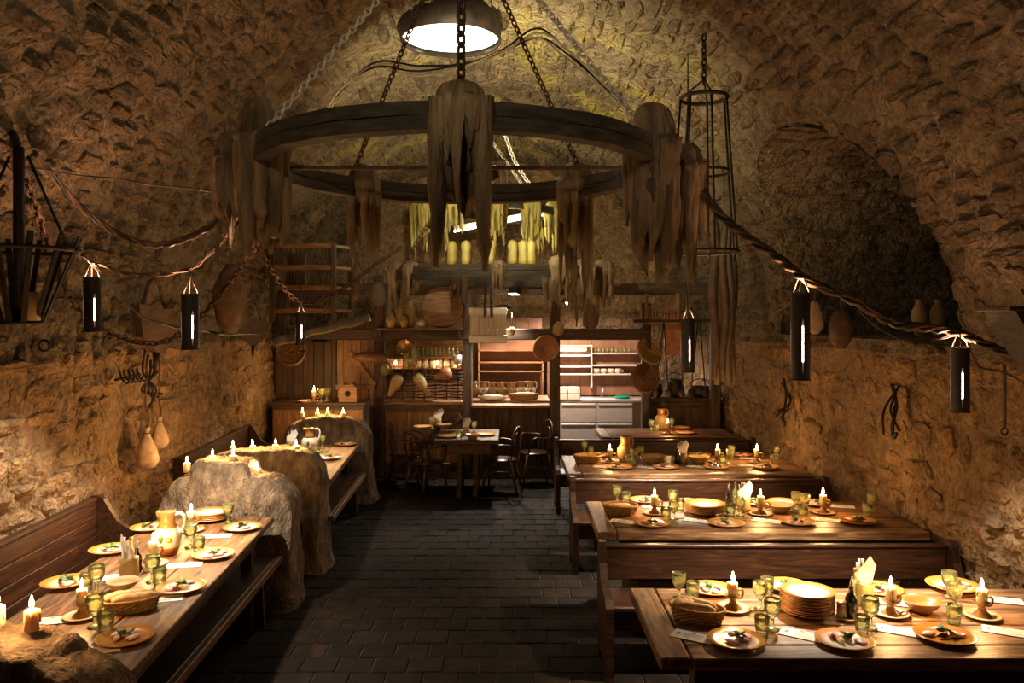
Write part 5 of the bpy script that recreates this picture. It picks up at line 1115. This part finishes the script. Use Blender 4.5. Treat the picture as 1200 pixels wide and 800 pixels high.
# ---------------------------------------------------------------- things hanging on the walls
def hit(px, py, off):                                  # where the sight line comes within off of the wall or vault
    Y = 2.5
    while Y < 14:
        p = at(px, py, Y); lim = 1.0 if p.z <= ZS else math.sqrt(max(0, 1 - ((p.z - ZS) / (ZC - ZS)) ** 2))
        xl, xr = XL(Y), XR(Y); c, a = (xl + xr) / 2, (xr - xl) / 2
        if abs(p.x - c) > a * lim - off: break
        Y += .02
    return p
def lw(px, py, off=.12): return hit(px, py, off + .05)
def rw(px, py, off=.12): return hit(px, py, off + .05)
def garland(name, pts, r, label, mat='rope', strands=3, cat='rope', bumpy=.3, sd=0):
    P = smooth_path(pts, 10); o = empty(name, P[0], 0, label, cat)
    for k in range(strands):
        q = [p - P[0] + Vector((math.sin(i * .5 + k * 2.1) * r * .8, 0, math.cos(i * .5 + k * 2.1) * r * .8)) for i, p in enumerate(P)]
        MB().tube(q, [r * (.7 + bumpy * noise.noise(Vector((i * .35, k, sd)))) for i in range(len(P))], 7).build('strand', mat if k != 2 else 'cable_black', o)
    return o
garland('rope_garland', [at(800, 190, 5.25), at(838, 245, 5.1), at(872, 275, 5.0), at(915, 304, 4.85), at(945, 328, 4.76), at(1000, 352, 4.75), at(1045, 378, 4.75), at(1085, 384, 4.72), at(1123, 390, 4.7), at(1165, 408, 4.65), at(1222, 428, 4.6)], .02, 'thick twisted rope and cable sagging from the wheel past two lanterns to the right wall', sd=1)
garland('rope_garland', [lw(40, 180, .1), at(75, 222, 4.9), at(100, 248, 5.0), at(135, 272, 5.1), at(170, 286, 5.2), at(205, 284, 5.2), at(245, 266, 5.2), at(285, 235, 5.2)], .016, 'dark sagging rope from the left vault to the foreground wheel', sd=2)
garland('cable', [lw(40, 198, .1), at(120, 208, 5.0), at(180, 216, 5.1), at(268, 228, 5.22)], .007, 'thin straight cable above the sagging rope on the left', 'cable_black', 1, 'cable', 0, 3)
garland('cable', [lw(70, 275, .1), at(88, 292, 4.75), at(106, 307, 4.75), at(140, 346, 5.1), at(165, 370, 5.3), at(200, 382, 5.5), at(240, 388, 5.9), at(275, 392, 6.4), lw(312, 390, .1)], .008, 'thin dark cable sagging past the left lanterns', 'cable_black', 2, 'cable', .1, 4)
garland('cable', [at(106, 308, 4.76), at(120, 312, 4.85), at(150, 321, 5.1), at(190, 322, 5.3), at(225, 314, 5.45), at(250, 294, 5.4), at(285, 255, 5.25)], .010, 'frayed cable from lantern to lantern on the left', 'rope', 2, 'cable', .3, 5)
garland('cable', [rw(862, 352, .05), at(905, 366, 6.2), at(935, 340, 5.2), at(940, 328, 4.78)], .007, 'thin rod-like cable from the far right wall to the tall lantern', 'rust', 1, 'cable', .1, 6)
garland('cable', [at(1000, 354, 4.76), at(1035, 388, 4.75), at(1080, 400, 4.75), at(1122, 391, 4.72)], .006, 'second thinner cable hanging under the thick rope on the right', 'cable_black', 2, 'cable', .1, 8)
garland('cable', [at(1126, 391, 4.7), at(1150, 430, 4.75), at(1172, 434, 4.8), rw(1203, 452, .03)], .007, 'loose cable right of the short lantern', 'cable_black', 1, 'cable', 0, 7)
def chain_thing(pts, L, W, r, label, mat='rust'):
    P = smooth_path(pts, 8); o = MB().chain([p - P[0] for p in P], L, W, r).build('iron_chain', mat, None, P[0]); tag(o, label, 'chain', 'iron chains on the walls')
chain_thing([lw(24, 190, .05), at(48, 262, 4.75), at(62, 300, 4.8), at(80, 345, 4.95), at(100, 370, 5.1), at(130, 392, 5.3), at(165, 402, 5.6), at(200, 398, 5.8), at(235, 372, 6.0), at(262, 340, 6.1), at(292, 300, 5.8), at(318, 250, 5.3)], .07, .04, .009, 'rusty chain looping along the left wall under the lanterns')
chain_thing([at(300, 285, 8.6), at(345, 350, 8.9), at(390, 345, 9.2), at(440, 310, 9.4), at(470, 290, 9.5)], .08, .045, .01, 'rusty chain hanging between the slatted rack and the second wheel')
chain_thing([at(592, 158, 9.4), at(604, 190, 9.4), at(622, 218, 9.4)], .08, .045, .01, 'bright steel chain on the vault behind the foreground wheel', 'steel_chain')
# iron fire basket at the left edge
fb = empty('fire_basket', at(22, 380, 4.3), 0, 'flaring iron fire basket with slats at the left edge', 'fire basket')
MB().lathe([(.01, 0), (.125, 0), (.13, .015), (.01, .02)], 20).build('base', 'iron', fb)
MB().tube([(.29 * math.cos(t), .29 * math.sin(t), .40) for t in [2 * PI * q / 28 for q in range(29)]], .012, 7).build('hoop', 'iron', fb)
for k in range(12):
    a = 2 * PI * k / 12 + .2; MB().bar((.12 * math.cos(a), .12 * math.sin(a), .01), (.30 * math.cos(a), .30 * math.sin(a), .48), .03, .012).build('slat', 'iron', fb)
MB().tube([(0, 0, .0), (0, 0, .95)], .028, 10).build('pole', 'iron', fb)
MB().tube(smooth_path([(0, 0, .9), (-.1, .1, 1.05), (-.35, .3, 1.1)]), .022, 8).build('wall_arm', 'iron', fb)
MB().tube([(.27, 0, .4), (.05, 0, .9)], .008, 6).tube([(-.27, 0, .4), (-.05, 0, .9)], .008, 6).build('stay', 'iron', fb)
tag(MB().lathe([(.01, 0), (.045, 0), (.047, .1), (.04, .15), (.01, .152)], 16, wob=.1).build('thick_candle', 'clay', None, fb.location + Vector((.09, -.04, .0205))), 'thick unlit yellow candle standing in the iron fire basket', 'candle')
# bellows and sacks
def bellows(p, rz, s, label):
    r = empty('bellows', p, rz, label, 'bellows', 'leather bellows on the left wall'); r.scale = (s, s, s)
    out = [(-.2, .16), (.2, .1), (.16, -.1), (.05, -.22), (-.02, -.22), (-.16, -.1)]
    for y, n_ in ((-.05, 'front_board'), (.04, 'rear_board')): MB().prism(out, 'y', y, y + .015).build(n_, 'leather', r)
    MB().prism([(x * .96, z * .96) for x, z in out], 'y', -.036, .041).build('skin', 'leather', r)
    MB().tube([(.01, 0, -.22), (.0, 0, -.36)], [.03, .012], 8).build('nozzle', 'iron', r)
    MB().tube(smooth_path([(-.12, 0, .15), (-.06, 0, .32), (.02, 0, .34), (.1, 0, .12)]), .014, 7).build('handle', 'rope', r)
bellows(lw(182, 380, .14), PI / 2 - .4, 1.05, 'fan-shaped leather bellows between the two left lanterns'); bellows(lw(296, 385, .2), .3, .9, 'smaller leather bellows beside the slatted rack')
def sack(p, s, label, hook):
    r = empty('cloth_sack', p, 0, label, 'sack', 'cloth sacks on the left wall'); r.scale = (s, s, s)
    MB().lathe([(.015, -.2), (.07, -.19), (.1, -.13), (.09, -.05), (.055, .04), (.025, .1), (.02, .12), (.035, .16), (.01, .165)], 22, wob=.18, sd=p.x).build('bag', 'sackcloth', r)
    MB().tube([(.022 * math.cos(t), .022 * math.sin(t), .11) for t in [2 * PI * q / 12 for q in range(13)]], .006, 6).build('tie', 'rope', r)
    MB().tube(smooth_path([(0, 0, .12), (.02, 0, .25), (-.01, 0, .38), (0, 0, hook)]), .008, 6).build('cord', 'rope', r)
sack(lw(172, 522, .14), .92, 'larger pale cloth sack hanging by the left wall', .75); sack(lw(187, 505, .16), .72, 'smaller pale cloth sack hanging beside the larger one', .85)
hk = empty('hook_rack', lw(150, 443, .1), PI / 2 - .1, 'rusty iron hook rack with five curled hooks on the left wall', 'hook rack')
MB().bar((-.16, 0, 0), (.16, 0, .02), .03, .02).build('bar', 'iron', hk)
for k in range(5): MB().tube(smooth_path([(-.12 + k * .06, 0, .07), (-.11 + k * .06, -.02, 0), (-.1 + k * .06, -.06, -.03), (-.1 + k * .06, -.08, .02)]), .008, 6).build('hook', 'iron', hk)
hk = empty('hook_bundle', lw(178, 450, .12), 0, 'tangle of iron hooks and shears above the cloth sacks', 'hooks')
for k in range(5): MB().tube(smooth_path([(.02 * k - .05, 0, .3 - .05 * k), (.03 * k - .06, -.03, .1), (.05 - .03 * k, -.03, -.05), (.03 * k - .03, 0, -.2 + .03 * k)]), .010, 6).build('hook', 'iron', hk)
tag(MB().tube([(.035 * math.cos(t), .0, .035 * math.sin(t)) for t in [2 * PI * q / 16 for q in range(17)]], .008, 6).build('iron_ring', 'iron', None, lw(52, 405, .06)), 'small iron ring fixed in the left stone wall', 'ring')
# slatted wooden rack, log, bird box
rk = empty('slatted_rack', at(361, 330, 10.3), 0, 'big wooden rack with thin bars high on the left by the kitchen', 'rack'); s_ = 10.3 / F
for x in (-42 * s_, 30 * s_, 44 * s_): plank('upright', 'dark_wood', rk, x - .03, x + .03, -.03 + (.35 if x > .4 else 0), .03 + (.35 if x > .4 else 0), -46 * s_, 46 * s_, .005, 'z')
for z in (42, 17, -7, -34): plank('rail', 'warm_wood', rk, -42 * s_, 30 * s_, -.02, .02, z * s_ - .03, z * s_ + .03, .004); MB().bar((30 * s_, .0, z * s_), (44 * s_, .35, z * s_), .04).build('side_rail', 'warm_wood', rk)
for k in range(22): plank('bar', 'dark_wood', rk, -40 * s_ + k * .0355, -40 * s_ + k * .0355 + .012, -.008, .008, -34 * s_, 42 * s_, .002, 'z')
for z in (-33, -6.5, 17.5): plank('shelf', 'dark_wood', rk, -42 * s_, 30 * s_, .04, .33, z * s_ - .012, z * s_ + .012, .003)
for i, z in enumerate((-6, 18)):
    for k in range(6): tag(MB().box(-.016, .016, -.06, .06, 0, .19 - .01 * (k % 3), .004).build('old_book', 'warm_wood', None, rk.location + Vector((-.3 + k * .042, .2, z * s_ + .014))), nth[k] + ' old book from the left on the ' + ('middle', 'top')[i] + ' level of the slatted rack', 'book', 'books in the slatted rack')
lg = empty('log_pole', at(375, 388, 9.9), 0, 'slanting round pole with a pale sawn end before the left partition', 'pole'); a_, b_ = at(320, 402, 9.7) - lg.location, at(432, 372, 10.1) - lg.location
MB().tube([a_.lerp(b_, t / 10) + Vector((0, 0, .012 * math.sin(t * 2))) for t in range(11)], [.05 + .008 * math.sin(t) for t in range(11)], 12).build('log', 'grey_trunk', lg); MB().tube([b_, b_ + (b_ - a_) * .01], .05, 12).build('sawn_end', 'pale_wood', lg)
bb = empty('bird_box', at(409, 470, 10.9), 0, 'small wooden bird box with a round hole below the plank door', 'bird box')
bd = MB().prism([(-.12, 0), (.12, 0), (.12, .17), (.06, .23), (-.06, .23), (-.12, .17)], 'y', -.09, .09).build('body', 'warm_wood', bb); MB().lathe([(.005, -.002), (.04, -.002), (.04, .002), (.005, .002)], 18).build('hole', 'hole_dark', bb, (0, -.092, .11)).rotation_euler = (PI / 2, 0, 0)  # the hole is a dark disc painted as shade
MB().bar((-.14, 0, .17), (-.05, 0, .25), .22, .015).bar((.14, 0, .17), (.05, 0, .25), .22, .015).build('roof', 'warm_wood', bb)
sb = empty('sideboard', (kx(385, 10.95), 10.98, 0), 0, 'dark plank sideboard behind the farthest wax partition', 'sideboard'); zt = kz(470, 10.9)
plank('top', 'dark_wood', sb, -.75, .55, -.25, .25, zt - .04, zt - .001, .006); MB().box(-.72, .52, -.22, .22, 0, zt - .041, .006).build('body', 'dark_wood', sb)
for k in range(3): plank('door', 'warm_wood', sb, -.7 + k * .41, -.31 + k * .41, -.24, -.221, .1, zt - .1, .004, 'z')
spawn('candle_holder', 'candle_holder', (kx(369, 10.9), 10.85, zt), 'brown candlestick on the sideboard by the bird box', 'candle holder'); candle(Vector((kx(369, 10.9), 10.85, zt + .0685)), 'single lit candle on the dark sideboard', 1.1, power=1.2, group=None)
spawn('goblet', 'goblet', (kx(378, 10.9), 10.82, zt), 'green goblet beside the candle on the sideboard', 'goblet', None, 0, 1.3); spawn('goblet', 'goblet', (kx(383, 10.9), 10.9, zt), 'green goblet left of the bird box on the sideboard', 'goblet', None, 0, 1.3); spawn('plate_white', 'plate', (kx(362, 10.9), 10.8, zt), 'white plate left of the candle on the sideboard', 'plate')
# right side: conical iron cage, hanging bundle, wall hooks, basket, niche bottles
cg = empty('iron_cage', at(825, 300, 6.6), 0, 'tall conical iron cage hanging beside the foreground wheel', 'cage'); u = 6.6 / F
def hoop(r, z, t=.012): MB().tube([(r * math.cos(a), r * math.sin(a), z) for a in [2 * PI * q / 28 for q in range(29)]], t, 7).build('hoop', 'iron', cg)
z1, z2 = 185 * u, 98 * u; hoop(27 * u, z1, .016); hoop(31 * u, z2); hoop(40 * u, 5 * u)
for k in range(7):
    a = 2 * PI * k / 7 + .3; MB().tube([(27 * u * math.cos(a), 27 * u * math.sin(a), z1), (33 * u * math.cos(a), 33 * u * math.sin(a), z2), (40 * u * math.cos(a), 40 * u * math.sin(a), 0)], .009, 6).build('bar', 'iron', cg)
    if k % 2: MB().tube([(27 * u * math.cos(a), 27 * u * math.sin(a), z1), (0, 0, z1 + 22 * u)], .008, 6).build('stay', 'iron', cg)
MB().chain([(0, 0, z1 + 20 * u), (0, 0, z1 + 75 * u)], .07, .04, .009).build('chain', 'iron', cg)
hb = empty('hanging_bundle', at(848, 350, 8.9), 0, 'grey bundle of bark and cloth hanging by the right kitchen post', 'bundle'); u = 8.9 / F
for k in range(5): MB().tube([((k - 2) * .05 + .02 * math.sin(q + k), .03 * math.sin(k * 2), (95 - q * 19 - 6 * k % 11) * u) for q in range(11)], [.02 + .035 * math.sin(PI * (q + 1.2) / 12.5) for q in range(11)], 8).build('bark_strip', 'grey_trunk' if k % 2 else 'leather', hb)
MB().tube([(0, 0, 90 * u), (0, 0, 150 * u)], .008, 6).build('cord', 'rope', hb)
def pelt(px, py, Y, w_, h_, label, mat, sd):
    P = at(px, py, Y); r = empty('hanging_tool', P, 0, label, 'tool'); MB().lathe([(w_ * .15, h_ / 2), (w_ * .3, h_ * .4), (w_ * .5, h_ * .1), (w_ * .45, -h_ * .3), (w_ * .15, -h_ / 2)], 14, wob=.5, sd=sd, sy=.35).build('body', mat, r); MB().tube([(0, 0, h_ * .45), (0, 0, h_ * .45 + .2)], .006, 6).build('cord', 'rope', r)
for a in ((668, 330, 9.6, .14, .5, 'leather pouch with cords hanging left of the third wheel wax', 'leather', 1), (692, 372, 11.0, .2, .35, 'small leather bag hanging above the kitchen opening', 'leather', 2), (655, 385, 11.1, .16, .2, 'tuft of dried herbs hanging above the wicker sieve', 'clay', 3), (600, 388, 11.2, .12, .12, 'bunch of twigs hanging above the middle hatch', 'clay', 4), (443, 345, 9.9, .2, .3, 'tangle of dry twigs hanging by the first kitchen post', 'grey_trunk', 5), (418, 330, 10.2, .12, .45, 'dried skin hanging beside the slatted rack', 'leather', 6), (955, 372, 7.2, .16, .3, 'pale cloth hanging behind the tall lantern on the right wall', 'sackcloth', 7), (985, 385, 7.0, .2, .35, 'folded leather hanging on the right wall beside the tall lantern', 'leather', 8), (270, 350, 8.0, .3, .7, 'dark leather pelt hanging on the left wall by the small bellows', 'leather', 9)): pelt(*a)
def wall_iron(px, py, h_, label, sd):
    r = empty('wall_hook', rw(px, py, .08), 0, label, 'hook', 'iron hooks on the right wall'); b = random.Random(sd)
    MB().tube(smooth_path([(0, 0, h_ / 2), (.02, -.03, h_ * .1), (-.02, -.05, -h_ * .3), (-.03, -.1, -h_ / 2), (-.03, -.14, -h_ * .4)]), .014, 7).build('hook', 'iron', r)
    for k in range(3): MB().tube(smooth_path([(b.uniform(-.05, .05), -.03, b.uniform(0, h_ / 2)), (b.uniform(-.1, .1), -.06, 0), (b.uniform(-.12, .12), -.08, -h_ * b.uniform(.2, .5))]), .009, 6).build('prong', 'iron', r)
wall_iron(918, 470, .5, 'long iron hook on the right wall below the tall lantern', 1); wall_iron(1045, 480, .4, 'clawed iron hooks on the right wall above the middle table', 2)
st = empty('iron_strap', rw(1177, 462, .07), 0, 'narrow iron strap hanging right of the short lantern', 'strap'); MB().bar((0, 0, .18), (0, 0, -.2), .03, .01).build('strap', 'iron', st); MB().tube([(.02 * math.cos(t), 0, -.22 + .02 * math.sin(t)) for t in [2 * PI * q / 12 for q in range(13)]], .005, 6).build('ring', 'iron', st)
wb = empty('wall_bin', at(1212, 398, 4.25), 0, 'wooden fodder bin cut off by the right edge of the picture', 'bin'); MB().prism([(-.2, .15), (.25, .15), (.2, -.18), (.0, -.18)], 'y', -.16, .12).build('body', 'wheel_wood', wb); MB().box(-.24, .28, -.18, .14, .151, .175, .004).build('rim', 'dark_wood', wb)
for px, py, lb in ((1063, 352, 'left yellowish bottle standing in the arched niche'), (1085, 348, 'right yellowish bottle standing in the arched niche')):
    p = at(px, py, 6.6); p.z = NSILL + .03; p.x = 3.35 if px < 1070 else 3.5; tag(amph(.3, .06).build('clay_bottle', 'clay', None, p), lb, 'bottle', 'bottles in the niche')
